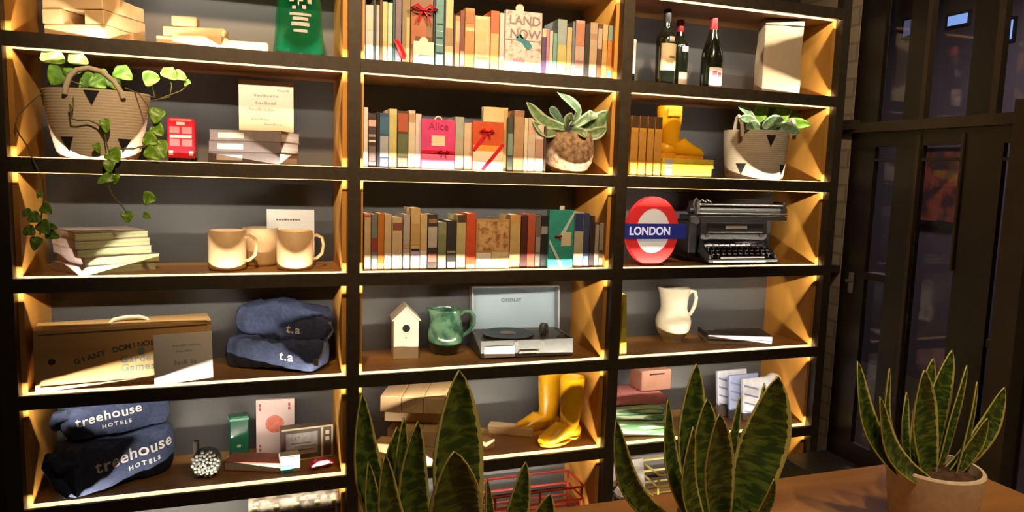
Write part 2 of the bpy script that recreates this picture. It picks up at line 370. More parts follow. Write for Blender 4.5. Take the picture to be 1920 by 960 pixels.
snake_plant((.015, -1.42, .75), .085, .12, POT, [
    (861, 694, .03, 88, -.01, D_(60), .35, .25), (679, 738, .02, 46, -.08, D_(165), .75, .2), (757, 783, .03, 34, -.08, D_(150), .5, .5),
    (784, 790, -.01, 48, -.07, D_(180), .45, 0), (852, 846, -.06, 88, .0, D_(250), .25, 0), (722, 852, -.05, 42, -.08, D_(205), .65, .2),
    (691, 866, .0, 30, -.08, D_(190), .9, .2), (986, 866, .0, 34, .04, D_(-5), .75, -.2), (1032, 926, -.02, 44, .10, D_(-15), .85, -.4),
    (846, 756, .06, 18, -.04, D_(110), .6, .5), (913, 897, .02, 18, .03, D_(20), .7, .4), (745, 800, .06, 50, -.07, D_(160), .8, .3)],
    'tallest snake plant on the table, left in front of the middle bookcase column')
# ---------------------------------------------------------------- books
PAGE = mat('book_pages', (.72, .66, .52), .85, vscale=3, stretch=(220, 220, .3), col2=(.50, .44, .33), bump=.1)
def cmat(c, rough=.5):
    return mat('cover_%02d_%02d_%02d' % tuple(int(x*60) for x in c), c, rough, var=.18, vscale=25)
def book(x0, x1, h, c, z, label, group, yf=.056, depth=.14, bands=(), tops=None, name='book', lean=0, cat='book', dots=()):
    w = x1-x0; cm = cmat(c)
    t = thing(name, label, cat, ((x0+x1)/2, yf, z), group=group, ry=lean)
    hw = w/2-.0004; e = .0016 if w > .008 else .001
    b = MB(); b.box(-hw, hw, 0, .003, 0, h, bev=.0009); b.box(-hw, -hw+e, .002, depth, 0, h); b.box(hw-e, hw, .002, depth, 0, h); b.build('cover', cm, t)
    if hw > e+.001: MB().box(-hw+e, hw-e, .004, depth-.004, .002, h-.003).build('pages', PAGE, t)
    for bi, (z0, z1, bc_) in enumerate(bands):
        MB().box(-hw*(.93-bi*.04), hw*(.93-bi*.04), -.0005-bi*.0003, .0012, z0*h, z1*h).build('spine_band', cmat(bc_), t)
    return t
def book_row(rows, r, side, where, group, yd=.056, bl=False):
    z = SZ[r]
    for i, (p0, p1, top, c, nm, kw) in enumerate(rows):
        kw = dict(kw); yf = kw.pop('yf', yd); ph = kw.pop('h', None)
        a = at_y(p0, 300, yf).x; b = at_y(p1, 300, yf).x
        # verticals drift a little: use the row's own height
        zm = at_y(p0, 0, yf)
        pyb = {'A': 120, 'B': 318, 'C': 505}[r]
        a = at_y(p0, pyb, yf).x; b = at_y(p1, pyb, yf).x
        a = max(a, .0565); b = min(b, .9915)
        h = at_y((p0+p1)/2, top, yf).z - z if ph is None else ph
        prev = rows[i-1][4] if i else None; nxt = rows[i+1][4] if i+1 < len(rows) else None
        if prev and nxt: lab = '%s book between %s and %s, %s' % (nm, 'the '+prev, 'the '+nxt+' one', where)
        elif nxt: lab = '%s book at the left end of the row %s' % (nm, where)
        else: lab = '%s book at the right end of the row %s' % (nm, where)
        book(a, b, min(h, .30), c, z, ' '.join(lab.split()[:16]), group, yf=yf, **kw)
CR = (.66, .58, .42); WH = (.74, .73, .72); BK = (.02, .02, .022); DB = (.09, .045, .025); GR = (.34, .33, .33); TAN = (.55, .40, .22)
book_row([
    (678.5, 684.5, -8, CR, 'tall cream', {'bands': ((.1, .18, (.2, .3, .25)),)}),
    (686, 699.5, 9, (.62, .6, .62), 'pale lilac', {'bands': ((.05, .3, WH), (.55, .8, (.6, .62, .5)))}),
    (699.6, 704.5, -2, (.03, .05, .045), 'thin dark green', {}),
    (705, 711, 9, (.5, .48, .52), 'thin silver', {'bands': ((.05, .2, WH),)}),
    (711.5, 716.6, -4, (.12, .07, .03), 'thin brown', {}),
    (717, 726, 3, (.66, .58, .27), 'yellow cream', {'bands': ((.1, .35, (.75, .45, .2)),)}),
    (726.5, 735.5, 5, (.45, .62, .52), 'mint green', {'bands': ((.05, .15, WH),)}),
    (736, 740.5, -3, (.03, .12, .11), 'thin teal', {})],
    'A', 1, 'top middle shelf', 'books standing on the top shelf of the middle column')
book_row([
    (811.3, 815.4, -2, BK, 'thin black', {}),
    (816, 831, -6, (.10, .27, .30), 'ridged teal', {'bands': ((.18, .2, BK), (.3, .31, WH), (.4, .42, BK), (.5, .51, WH), (.60, .62, BK), (.0, .16, (.2, .55, .7))), 'yf': .05}),
    (831.4, 834, -2, BK, 'sliver black', {}),
    (834.4, 848.5, -8, (.62, .46, .25), 'tall tan', {'bands': ((.3, .55, (.3, .2, .1)), (0.03, .08, GR))}),
    (849, 852, 25, BK, 'low black', {}),
    (852.4, 861, 29, (.60, .26, .15), 'salmon red', {'bands': ((.5, .9, (.6, .4, .25)),)}),
    (861.4, 870, 20, (.17, .05, .03), 'maroon', {'bands': ((.04, .3, (.55, .3, .25)),)}),
    (870.6, 888.5, 15, (.48, .24, .09), 'thick copper brown', {'bands': ((.62, .68, (.7, .5, .3)), (.75, .95, (.35, .15, .05)))}),
    (889.5, 917.5, 30, (.66, .56, .34), 'wide framed cream', {'bands': ((.05, .93, (.56, .45, .26)), (.55, .72, (.45, .45, .22)), (.18, .24, (.25, .18, .1)))}),
    (918.5, 934.5, 20, (.60, .12, .04), 'orange red', {'bands': ((0, .62, (.55, .42, .18)), (.1, .3, (.7, .5, .15)))}),
    (935.5, 944.5, 24, (.60, .57, .58), 'pale grey', {'bands': ((.02, .2, (.7, .45, .2)),)})],
    'A', 1, 'centre of top middle shelf', 'books in the centre of the top shelf of the middle column')
book_row([
    (1014.5, 1023, 53.5, (.10, .06, .16), 'dark violet', {'bands': ((.82, 1, CR),)}),
    (1023.4, 1029, 54, (.52, .24, .36), 'pink violet', {}),
    (1029.3, 1035.5, 57, (.64, .58, .48), 'short cream', {}),
    (1036, 1043.6, 62, (.18, .42, .38), 'short teal', {}),
    (1044, 1061, 36, (.34, .44, .46), 'tall blue grey', {'bands': ((0, .55, (.58, .54, .20)), (.05, .2, WH))}),
    (1061.4, 1071, 51, (.62, .50, .28), 'short tan', {'bands': ((.1, .5, (.62, .55, .2)),)}),
    (1071.4, 1077, 40, (.20, .23, .27), 'slate', {'bands': ((.02, .2, (.4, .55, .65)),)}),
    (1077.4, 1094.5, 38, (.58, .44, .38), 'dusty pink', {'bands': ((.55, .95, (.55, .25, .16)), (.15, .3, (.4, .2, .18)))}),
    (1095, 1104, 48, (.035, .03, .03), 'short black', {}),
    (1104.4, 1118.6, 42, (.58, .44, .29), 'tan rose', {'bands': ((.7, .8, (.5, .3, .2)),)}),
    (1119, 1127.6, 45, (.16, .08, .04), 'dark brown', {'bands': ((.55, .92, (.6, .5, .4)), (.1, .2, (.4, .1, .05)))}),
    (1128, 1137.6, 45, (.70, .42, .14), 'amber', {'bands': ((.7, .98, (.68, .55, .28)),)}),
    (1138, 1154, 48, (.62, .24, .04), 'orange', {'bands': ((.72, 1, (.25, .42, .40)), (.03, .17, (.1, .5, .6)))})],
    'A', 1, 'right half of top middle shelf', 'books at the right end of the top shelf of the middle column')
book_row([
    (677.5, 689.5, 201, WH, 'white spined', {}),
    (690, 705, 215, (.07, .04, .035), 'charcoal', {'bands': ((.78, .9, (.7, .5, .45)), (.58, .63, GR), (.48, .52, WH), (.04, .10, WH), (.12, .4, (.2, .16, .17)))}),
    (705.6, 710.6, 210, BK, 'narrow black', {}),
    (711, 728.4, 212, (.045, .09, .20), 'dark blue', {'bands': ((.62, .93, (.05, .15, .25)), (.2, .58, (.4, .42, .5)), (0, .17, (.2, .22, .6)))}),
    (729, 743.6, 204, (.64, .60, .28), 'pale yellow', {'bands': ((.15, .9, (.58, .53, .2)),)}),
    (744.4, 764.4, 208, (.075, .05, .025), 'red labelled dark', {'bands': ((.64, .96, (.42, .10, .05)), (.22, .6, (.13, .15, .08)), (.03, .18, (.55, .2, .15)))}),
    (765, 777.6, 207, CR, 'ivory', {'bands': ((.8, .95, (.5, .33, .2)),)}),
    (778, 789, 213, (.62, .58, .60), 'lilac white', {})],
    'B', 1, 'second shelf of the middle column', 'books standing at the left of the second middle shelf')
book_row([
    (852, 868, 219, (.38, .40, .34), 'grey green', {'bands': ((.3, .6, (.45, .38, .28)), (.1, .2, (.4, .3, .45)))}),
    (869, 884.5, 230, (.62, .48, .34), 'peach', {'bands': ((.1, .3, (.75, .6, .55)),)})],
    'B', 1, 'beside the pink wrapped book', 'books standing between the two wrapped books')
book_row([
    (950.5, 960.5, 220, (.05, .06, .045), 'dark with green stripe', {'bands': ((.3, .7, (.2, .3, .25)),)}),
    (961.5, 980.5, 207, (.34, .19, .10), 'brown', {'bands': ((.1, .9, (.44, .27, .14)),)}),
    (981, 988, 221, (.70, .60, .42), 'thin cream', {}),
    (988.4, 1002, 221, (.60, .50, .38), 'speckled cream', {'bands': ((.7, .85, (.65, .42, .3)),)}),
    (1002.5, 1017.5, 234, (.68, .60, .50), 'short white', {'bands': ((.3, .7, (.5, .3, .24)),)}),
    (1018.3, 1022.6, 236, (.10, .06, .05), 'thin dark', {})],
    'B', 1, 'left of the succulent', 'books standing beside the succulent')
book_row([
    (683, 695, 400, TAN, 'tan', {'bands': ((.93, .97, (.5, .1, .05)), (.03, .22, WH))}),
    (696, 707.6, 402, (.17, .19, .17), 'grey red banded', {'bands': ((.33, .58, (.28, .05, .03)), (0, .2, CR))}),
    (708, 719.6, 400, (.52, .17, .02), 'orange', {'bands': ((.02, .12, (.8, .55, .1)),)}),
    (720, 733.6, 402, (.58, .44, .26), 'light tan', {'bands': ((.02, .3, WH),)}),
    (735, 753.6, 408, (.56, .42, .25), 'flower printed tan', {'bands': ((.76, .9, (.25, .08, .05)), (.02, .3, WH))}),
    (755.5, 768, 402, (.44, .38, .36), 'greyish', {'bands': ((.02, .3, WH), (.38, .48, (.45, .3, .15)))}),
    (769.5, 786.6, 390, (.60, .43, .20), 'tall golden', {'bands': ((.1, .3, (.5, .4, .58)), (.30, .34, BK), (.4, .75, (.5, .33, .13)))}),
    (787.2, 800, 402, (.60, .44, .22), 'golden', {'bands': ((.02, .34, WH),)}),
    (801, 819, 402, (.055, .035, .025), 'white lettered black', {'bands': ((.40, .78, (.45, .42, .38)), (.14, .28, (.5, .16, .13)), (.84, .92, (.3, .2, .15)))}),
    (820.3, 836, 417, (.25, .27, .17), 'moss green', {'bands': ((.02, .2, WH), (.3, .75, (.2, .23, .12)))}),
    (837.3, 854, 414, (.04, .025, .025), 'gilt black', {'bands': ((.33, .38, (.4, .3, .15)), (.02, .15, GR))}),
    (855, 871.8, 403, (.50, .44, .22), 'olive cream', {'bands': ((.86, 1, DB), (.1, .22, (.3, .5, .42)))}),
    (873, 890.6, 400, (.62, .09, .03), 'bright red', {'yf': .05, 'bands': ((0, .08, (.7, .6, .2)),)})],
    'C', 1, 'third shelf of the middle column', 'books at the left of the third middle shelf')
book_row([
    (954.5, 974, 403, (.58, .42, .17), 'gold', {'bands': ((.85, 1, (.62, .36, .12)),)}),
    (975, 986.6, 405, (.08, .02, .015), 'dark maroon', {}),
    (987.2, 1001.4, 402, (.50, .10, .06), 'red', {}),
    (1002, 1011.8, 406, (.16, .14, .12), 'silver printed', {'bands': ((.3, .6, GR),)}),
    (1012.2, 1025, 405, (.03, .025, .025), 'glossy black', {'bands': ((.65, .8, GR),)})],
    'C', 1, 'left of the teal wrapped book', 'books between the two face out books')
book_row([
    (1074, 1091.6, 398, (.55, .50, .34), 'navy capped cream', {'bands': ((.66, .98, (.03, .06, .17)),)}),
    (1092, 1102.6, 400, (.05, .07, .17), 'navy', {'bands': ((.02, .2, (.2, .3, .6)),)}),
    (1103, 1112, 405, (.045, .03, .035), 'shiny black', {}),
    (1113, 1120.6, 421, (.42, .36, .28), 'narrow grey', {}),
    (1121.4, 1139.6, 418, (.34, .31, .24), 'grey pictured', {'bands': ((.2, .38, (.14, .07, .03)),)})],
    'C', 1, 'right end of third middle shelf', 'books at the right end of the third middle shelf')
RED = mat('red_ribbon', (.62, .01, .035), .35, var=.2, vscale=15)
CARD = mat('cream_card', (.72, .64, .46), .7, var=.06, vscale=12)
WCARD = mat('white_card', (.80, .78, .74), .6, var=.04, vscale=12)
INK = mat('grey_ink', (.16, .14, .12), .7)
def bow(parent, c, s, m=RED, name='ribbon_bow'):
    b = MB(); c = Vector(c)
    for sg in (-1, 1):
        b.tube([c, c+Vector((sg*s*.5, -s*.12, s*.35)), c+Vector((sg*s, -s*.1, s*.1)), c+Vector((sg*s*.5, -s*.18, -s*.12)), c], [s*.1, s*.16, s*.2, s*.16, s*.1], 8, flat=.5)
        b.tube([c, c+Vector((sg*s*.35, -s*.05, -s*.5)), c+Vector((sg*s*.5, -s*.02, -s*.95))], [s*.08, s*.12, s*.1], 6, flat=.4)
    b.ball(c+Vector((0, -s*.08, 0)), s*.15, 6)
    return b.build(name, m, parent, smooth=True)
def face_book(p0, p1, top, r, c, label, yf=.05, thick=.025, group='face out books in the middle column', h=None, name='wrapped_book'):
    pyb = {'A': 120, 'B': 318, 'C': 505}[r]; z = SZ[r]; a = at_y(p0, pyb, yf).x; b = at_y(p1, pyb, yf).x
    h = h or at_y((p0+p1)/2, top, yf).z-z; w = b-a
    t = thing(name, label, 'book', ((a+b)/2, yf, z), group=group)
    MB().box(-w/2, w/2, 0, .002, 0, h, bev=.0006).box(-w/2, w/2, thick-.002, thick, 0, h).box(-w/2, -w/2+.003, .001, thick, 0, h).build('cover', cmat(c), t)
    MB().box(-w/2+.003, w/2-.002, .002, thick-.002, .002, h-.003).build('pages', PAGE, t)
    return t, w, h
def plate(t, x0, x1, z0, z1, m, name='cover_panel', y=-.001, dy=.0015):
    return MB().box(x0, x1, y, y+dy, z0, z1).build(name, m, t)
# purple wrapped, olive and photo book of the top shelf
t, w, h = face_book(741, 751.5, -3, 'A', (.20, .14, .20), 'dusky purple book with a red ribbon wound round its foot, top middle shelf', yf=.05)
MB().tube([(-w*.5, -.004, h*.35), (.0, -.010, h*.27), (w*.8, -.012, h*.10), (w*1.2, -.012, .018)], [.012, .017, .019, .015], 8, flat=.4).build('ribbon', RED, t, smooth=True)
t, w, h = face_book(753.5, 768, -2, 'A', (.24, .18, .09), 'olive brown book leaning behind the red ribbon, top middle shelf', yf=.062)
plate(t, w*.05, w*.42, h*.15, h*.72, cmat((.66, .42, .2)), 'spine_stripe')
t, w, h = face_book(769.5, 810.5, -6, 'A', (.22, .12, .07), 'brown face out book with a large red bow, top middle shelf', yf=.06)
plate(t, -w*.48, w*.2, h*.3, h*.78, cmat((.36, .12, .05)), 'cover_picture'); plate(t, -w*.3, w*.45, h*.3, h*.42, cmat((.10, .05, .03)), 'cover_dark_print', y=-.0015)  # cover picture with a darker printed strip along its foot
bow(t, (w*.05, -.012, h*.80), .045)
t, w, h = face_book(775, 813, 78, 'A', (.78, .76, .66), 'small white gift card with a rounded top before the brown book, top middle shelf', yf=.038, thick=.006, name='gift_card')
t['category'] = 'card'
MB().lathe([(0, 0), (w*.22, 0), (w*.22, .004), (0, .004)], 20, T(0, .0046, h) @ Matrix.Rotation(PI/2, 4, 'X')).build('rounded_tab', CARD, t)
plate(t, -w*.25, w*.25, h*.38, h*.43, mat('teal_ink', (.3, .5, .5), .6), 'printed_line')
# white floral face out book: LAND / NOW
t, w, h = face_book(946, 1014, 21, 'A', (.62, .54, .54), 'white floral face out book printed LAND NOW, top middle shelf', yf=.046)
FL = mat('floral_print', (.66, .58, .57), .6, col2=(.34, .26, .25), vscale=55, contrast=(.36, .5))
plate(t, -w*.49, w*.49, h*.01, h*.99, FL); TI = mat('dark_print', (.24, .19, .20), .6); TEAL = mat('teal_print', (.02, .25, .33), .5, var=.4, vscale=60)
text('LAND', TI, t, .045, (w*.02, -.0016, h*.84), bold=.0008, name='title'); text('NOW', TI, t, .045, (w*.04, -.0016, h*.62), bold=.0008, name='title')
MB().prism([(-.030, .02), (-.012, .035), (.0, .018), (.018, .012), (.034, -.006), (.022, -.022), (.006, -.012), (-.008, .004), (-.028, .010)], -.002, -.0012, M=T(0, 0, h*.47)).build('bird_picture', TEAL, t)
plate(t, -w*.5, w*.5, h*.515, h*.53, TI, 'fold_line', y=-.0016); plate(t, w*.04, w*.46, h*.0, h*.16, WCARD, 'price_label', y=-.002); plate(t, -w*.28, w*.04, h*.08, h*.22, mat('mauve_print', (.5, .32, .42), .6), 'mauve_panel', y=-.0018)
MB().lathe([(0, 0), (.016, 0), (.016, .003), (0, .003)], 20, T(-w*.12, .0046, h+.008) @ Matrix.Rotation(PI/2, 4, 'X')).build('round_tag', mat('pale_tag', (.55, .55, .42), .6), t)
# pink
t, w, h = face_book(789.5, 851.5, 224, 'B', (.66, .05, .22), 'bright pink face out book tied with a red ribbon and square cream label', yf=.042)
plate(t, -w*.2, w*.2, h*.47, h*.68, CARD, 'label'); plate(t, -w*.49, w*.49, h*.32, h*.38, RED, 'ribbon', y=-.003, dy=.003); bow(t, (w*.16, -.004, h*.35), .02)
plate(t, -w*.49, w*.49, h*.02, h*.30, mat('lit_pink', (.70, .16, .36), .5), 'lit_lower_panel'); text('Alice', mat('pink_ink', (.35, .02, .08), .5), t, .036, (0, -.0014, h*.86), name='title')  # paler pink foot paints the strip light on the lower cover
MB().tube([(.012*math.cos(a), .004, h-.002+.012*math.sin(a)) for a in [PI*k/8 for k in range(9)]], .0028).build('tag_loop', CARD, t, smooth=True)
# orange with ribbons
t, w, h = face_book(885.5, 942.5, 228, 'B', (.58, .08, .015), 'orange red face out book crossed by slanting red ribbons', yf=.042)
plate(t, -w*.49, w*.49, h*.40, h*.52, mat('orange_fade', (.75, .30, .04), .5), 'orange_band'); plate(t, -w*.49, w*.49, h*.01, h*.40, mat('cream_fade', (.74, .68, .52), .5), 'cream_panel')
for (xa, za, xb, zb) in ((-.48, .42, -.02, .82), (-.18, .025, .48, .56)):
    MB().prism([(xa*w-.006, za*h), (xa*w+.006, za*h-.004), (xb*w+.006, zb*h-.004), (xb*w-.006, zb*h)], -.0045, -.0015).build('ribbon', RED, t)
bow(t, (-w*.05, -.006, h*.80), .026)
plate(t, -w*.40, w*.0, h*.17, h*.19, mat('teal_ink', (.3, .5, .5), .6), 'printed_line', y=-.0016)
t, w, h = face_book(904, 949.5, 201, 'B', (.66, .54, .30), 'tall cream book standing behind the orange red face out book', yf=.072)
plate(t, w*.34, w*.49, 0.01, h*.98, mat('golden_edge', (.50, .36, .16), .6), 'spine_panel')
# tan map book
t, w, h = face_book(891.5, 953.5, 411, 'C', (.52, .30, .12), 'tan face out picture book with a white lower label, third middle shelf', yf=.046)
MP = mat('map_print', (.58, .38, .17), .6, col2=(.30, .12, .04), vscale=38, contrast=(.40, .55))
plate(t, -w*.46, w*.46, h*.36, h*.95, MP); plate(t, -w*.48, -w*.05, h*.03, h*.32, WCARD, 'white_label'); plate(t, -w*.03, w*.48, h*.03, h*.34, mat('butter_print', (.72, .60, .34), .6, var=.25, vscale=50), 'butter_panel')
plate(t, -w*.38, -w*.15, h*.18, h*.20, mat('teal_ink', (.3, .5, .5), .6), 'printed_line', y=-.0016)
MB().tube([(-.01+.014*math.cos(a), .004, h-.002+.012*math.sin(a)) for a in [PI*k/8 for k in range(9)]], .003).build('tag_loop', mat('olive_tag', (.2, .2, .1), .6), t, smooth=True)
# teal wrapped
t, w, h = face_book(1027, 1073, 394, 'C', (.04, .38, .33), 'teal wrapped face out book with a slanting white ribbon and cream label', yf=.042)
plate(t, w*.0, w*.40, h*.38, h*.62, CARD, 'label')
RW = mat('white_ribbon', (.65, .75, .72), .4)
MB().prism([(-w*.48, h*.42), (-w*.48, h*.5), (w*.12, h*.0+.004), (-w*.02, h*.0+.004)], -.003, -.001).build('ribbon', RW, t)
MB().prism([(-w*.1, h*.54), (w*.02, h*.50), (w*.49, h*.93), (w*.49, h*.99)], -.003, -.001).build('ribbon', RW, t)
bow(t, (-w*.12, -.004, h*.55), .014); plate(t, -w*.49, w*.49, 0.001, h*.06, mat('dark_teal_band', (.03, .2, .18), .5), 'foot_band')
MB().box(-.010, .010, 0, .004, h, h+.016, bev=.002).build('tag', WCARD, t)
# ---------------------------------------------------------------- tumbling blocks, top left shelf
BIRCH = mat('birch_block', (.74, .53, .29), .55, vscale=5, stretch=(.15, 2, 2), col2=(.60, .40, .19), bump=.1)
def block(loc, rz, label, group, L=.20, w=.064, h=.043, ry=0, rx=0, name='wooden_block'):
    o = MB().cbox((0, 0, h/2), (L, w, h), bev=.003).build(name, BIRCH); o.location = loc; o.rotation_euler = (rx, ry, rz)
    return tag(o, label, 'block', group)
za = SZ['A']; ctr = Vector((-.765, .172, 0)); ang = -.47
for lay in range(6):
    for k in (-1, 0, 1):
        if (lay, k) in ((1, 0), (3, -1), (4, 1), (5, 0)): continue
        a = ang if lay % 2 == 0 else ang+PI/2
        off = Matrix.Rotation(a, 3, 'Z') @ Vector((((lay*7+k*3) % 5-2)*.003, k*.0655, 0))
        block((ctr.x+off.x, ctr.y+off.y, za+lay*.0436), a, 'pale birch block in the tumbling tower, %s one of the %s layer, top left shelf' % ((('left', 'middle', 'right') if lay % 2 else ('front', 'middle', 'rear'))[k+1], ('lowest', 'second', 'third', 'fourth', 'fifth', 'sixth')[lay]), 'blocks of the tower on the top left shelf')
zs = za
block((-.50, .13, zs), -.10, 'pale birch block lying lowest left in the loose heap, top left shelf', 'loose blocks on the top left shelf', L=.17, h=.035, w=.05)
block((-.455, .075, zs), -.42, 'pale birch block lying slanting at the front of the loose heap, top left shelf', 'loose blocks on the top left shelf', L=.16, h=.035, w=.05)
block((-.325, .075, zs), -.16, 'pale birch block at the right end of the loose heap, top left shelf', 'loose blocks on the top left shelf', L=.15, h=.030, w=.045)
block((-.47, .115, zs+.0365), -.28, 'pale birch block laid across the loose heap, top left shelf', 'loose blocks on the top left shelf', L=.19, h=.030, w=.05)
block((-.50, .115, zs+.068), -.15, 'short birch block on top of the loose heap, top left shelf', 'loose blocks on the top left shelf', L=.075, h=.030, w=.045)
# ---------------------------------------------------------------- green glass jar
GG = mat('green_glass', (.64, .96, .83), .03, trans=1, spec=.6); gg = GG.node_tree; lw = gg.nodes.new('ShaderNodeLayerWeight'); lw.inputs['Blend'].default_value = .42
tr_ = gg.nodes.new('ShaderNodeBsdfTransparent'); tr_.inputs[0].default_value = (.62, .90, .74, 1); df = gg.nodes.new('ShaderNodeBsdfPrincipled'); df.inputs['Base Color'].default_value = (.008, .26, .13, 1); df.inputs['Roughness'].default_value = .08
df.inputs['Coat Weight'].default_value = .6
mr = gg.nodes.new('ShaderNodeMapRange'); mr.inputs['To Min'].default_value = .02; mr.inputs['To Max'].default_value = .50
ms = gg.nodes.new('ShaderNodeMixShader'); gg.links.new(lw.outputs['Facing'], mr.inputs[0]); gg.links.new(mr.outputs[0], ms.inputs[0]); gg.links.new(tr_.outputs[0], ms.inputs[1]); gg.links.new(df.outputs[0], ms.inputs[2])
gg.links.new(ms.outputs[0], gg.nodes['Material Output'].inputs[0])
t = thing('glass_jar', 'large emerald green glass jar with an embossed pale label on the top left shelf', 'jar', (-.150, .118, za))
MB().lathe([(0, .004), (.076, .004), (.080, .0), (.084, .008), (.084, .026), (.080, .05), (.076, .12), (.071, .19), (.055, .235), (.032, .255), (.030, .285), (.026, .285), (.027, .256), (.050, .230), (.065, .188), (.070, .12), (.074, .05), (.076, .03), (.072, .014), (0, .014)], 40).build('body', GG, t, smooth=True)
lab = MB()
for (x, z, w, h) in ((0, .125, .070, .008), (0, .110, .05, .010), (0, .092, .058, .012), (0, .072, .044, .009), (-.02, .145, .012, .010), (.012, .147, .012, .012), (-.028, .168, .014, .014), (.002, .170, .012, .014), (.030, .166, .014, .014)):
    r = .0775 if z < .13 else .074
    a0, a1 = (x-w/2)/r, (x+w/2)/r; pts = []
    n = 6
    A = [lab.bm.verts.new((r*math.sin(a0+(a1-a0)*k/n), -r*math.cos(a0+(a1-a0)*k/n)-.0015, z)) for k in range(n+1)]
    B = [lab.bm.verts.new((r*math.sin(a0+(a1-a0)*k/n)*.99, -r*math.cos(a0+(a1-a0)*k/n)*.99-.0015, z+h)) for k in range(n+1)]
    for k in range(n): lab.bm.faces.new((A[k], A[k+1], B[k+1], B[k]))
lab.build('embossed_label', mat('frosted_label', (.62, .55, .50), .6), t, solid=.001)
# ---------------------------------------------------------------- rope baskets
ROPE = mat('cotton_rope', (.62, .52, .38), .85, var=.15, vscale=60, stretch=(1, 1, 6), bump=.15)
TRI = mat('black_felt', (.012, .010, .010), .9)
def basket(loc, rx0, rx1, ry0, ry1, h, tris, label, rz=0, name='rope_basket'):
    """bottom and rim radii; tris (angle, z, size)"""
    t = thing(name, label, 'basket', loc, rz)
    n = 60; H = int(h/.0085); prof = []
    for i in range(H*4+1):
        z = h*i/(H*4); u = z/h; f = (u**.55)
        prof.append((f, z, .0009*abs(math.sin(PI*i/4))))
    bm = MB(); rings = []
    def ring(rx, ry, z): return [bm.bm.verts.new((rx*math.cos(2*PI*k/n), ry*math.sin(2*PI*k/n), z)) for k in range(n)]
    R = [ring(.02, .02, 0)]+[ring(rx0+(rx1-rx0)*f+b, ry0+(ry1-ry0)*f+b, z) for f, z, b in prof]+[ring(rx1-.006, ry1-.006, h), ring(rx0-.0, ry0-.0, .02), ring(.02, .02, .012)]
    for a, b in zip(R, R[1:]):
        for k in range(n): bm.bm.faces.new((a[k], a[(k+1) % n], b[(k+1) % n], b[k]))
    bm.bm.faces.new(R[0]); bm.bm.faces.new(R[-1])
    bm.build('woven_body', ROPE, t, smooth=True)
    for an, z0, s in tris:
        tb = MB(); g = []; m = 6
        for i in range(m+1):
            row = []
            for k in range(i+1):
                u = (k-i/2)/m*s; z = z0-s*.62+i/m*s*1.05; f = (max(z, 0)/h)**.55
                rx = rx0+(rx1-rx0)*f+.0028; ry = ry0+(ry1-ry0)*f+.0028; q = D_(an)
                rr = math.hypot(rx*math.sin(q), ry*math.cos(q)); a = q+u/rr
                row.append(tb.bm.verts.new((rx*math.cos(a), ry*math.sin(a), z)))
            g.append(row)
        for i in range(m):
            for k in range(i+1):
                tb.bm.faces.new((g[i][k], g[i+1][k], g[i+1][k+1]))
                if k < i: tb.bm.faces.new((g[i][k], g[i+1][k+1], g[i][k+1]))
        tb.build('felt_triangle', TRI, t, solid=.0012)
    return t
zb = SZ['B']
KX = at_y(187, 235, .15).x
bk = basket((KX, .128, zb), .102, .150, .106, .117, .208, ((-88, .185, .042), (-168, .180, .042), (-122, .045, .042), (-48, .045, .042)),
    'large tapered rope basket with black triangles and arched handle holding the trailing vine')
MB().tube([(-.066, -.110, .188), (-.062, -.112, .21), (-.054, -.102, .240), (-.035, -.094, .263), (-.004, -.092, .270), (.030, -.094, .262), (.062, -.100, .236), (.080, -.102, .208), (.088, -.100, .186)], .008, 10).build('handle', ROPE, bk, smooth=True)
MB().lathe([(0, .18), (.08, .184), (.115, .18), (.115, .172), (0, .172)], 24, Matrix.Diagonal((1.2, .8, 1, 1))).build('soil', SOIL, bk, smooth=True)
rb = basket((1.748, .150, zb), .118, .142, .110, .125, .205, ((-98, .165, .045), (-63, .045, .045), (-150, .045, .045), (-15, .155, .045)),
    'upright rope basket with black triangles and side loops on the second right shelf')
for sg in (-1, 1):
    MB().tube([(sg*.128, -.055+.02*math.cos(a), .19+.075*math.sin(a)) if 0 else (sg*(.132+.004*math.sin(a)), -.055+.026*math.cos(a), .175+.085*math.sin(a)) for a in [PI*k/10 for k in range(11)]], .0075, 8).build('handle', ROPE, rb, smooth=True)
MB().lathe([(0, .17), (.1, .175), (.125, .17), (.125, .16), (0, .16)], 24, Matrix.Diagonal((1, .9, 1, 1))).build('soil', SOIL, rb, smooth=True)
# ---------------------------------------------------------------- trailing vine
pv = thing('trailing_vine', 'green heart leaved trailing vine growing out of the large rope basket and hanging down', 'plant', (KX, .150, zb+.17))
PL = Vector((KX, .150, zb+.17))
def W2(px, py, Y): return at_y(px, py, Y)-PL
def vine(pts, r=.0022, m=STEM): MB().tube([W2(*p) for p in pts], r, 6).build('vine', m, pv, smooth=True)
def pleaf(px, py, Y, qx, qy, QY, wp, m=POTHOS, cup=.18, nrm=(0, -1, .15)):
    a = W2(px, py, Y); b = W2(qx, qy, QY); w = wp*2.35/F; c = (a+b)/2+Vector((0, -.006, .004))
    leaf(pv, [a, c, b], w, m, nrm=nrm, prof='heart', cup=cup, seg=10, th=.0008)
vine([(150, 172, .08), (138, 180, .02), (136, 205, -.002), (130, 195, -.002), (134, 222, -.002), (146, 226, -.002), (165, 225, -.002), (182, 232, -.002), (195, 246, -.002), (200, 270, -.004), (206, 290, .0), (205, 310, -.012), (200, 340, -.014), (210, 365, -.014), (232, 390, -.014), (238, 400, -.014)])
vine([(235, 165, .10), (260, 175, .03), (275, 195, .02), (285, 215, .03), (285, 250, .03), (280, 270, .02), (250, 279, -.004), (206, 280, .008)])
vine([(110, 168, .12), (90, 165, .10), (60, 190, .06), (35, 215, .03), (28, 235, .02), (36, 252, .02), (52, 275, .02), (62, 300, -.012), (80, 335, -.02), (83, 370, -.02), (78, 400, -.02), (75, 440, -.02)])
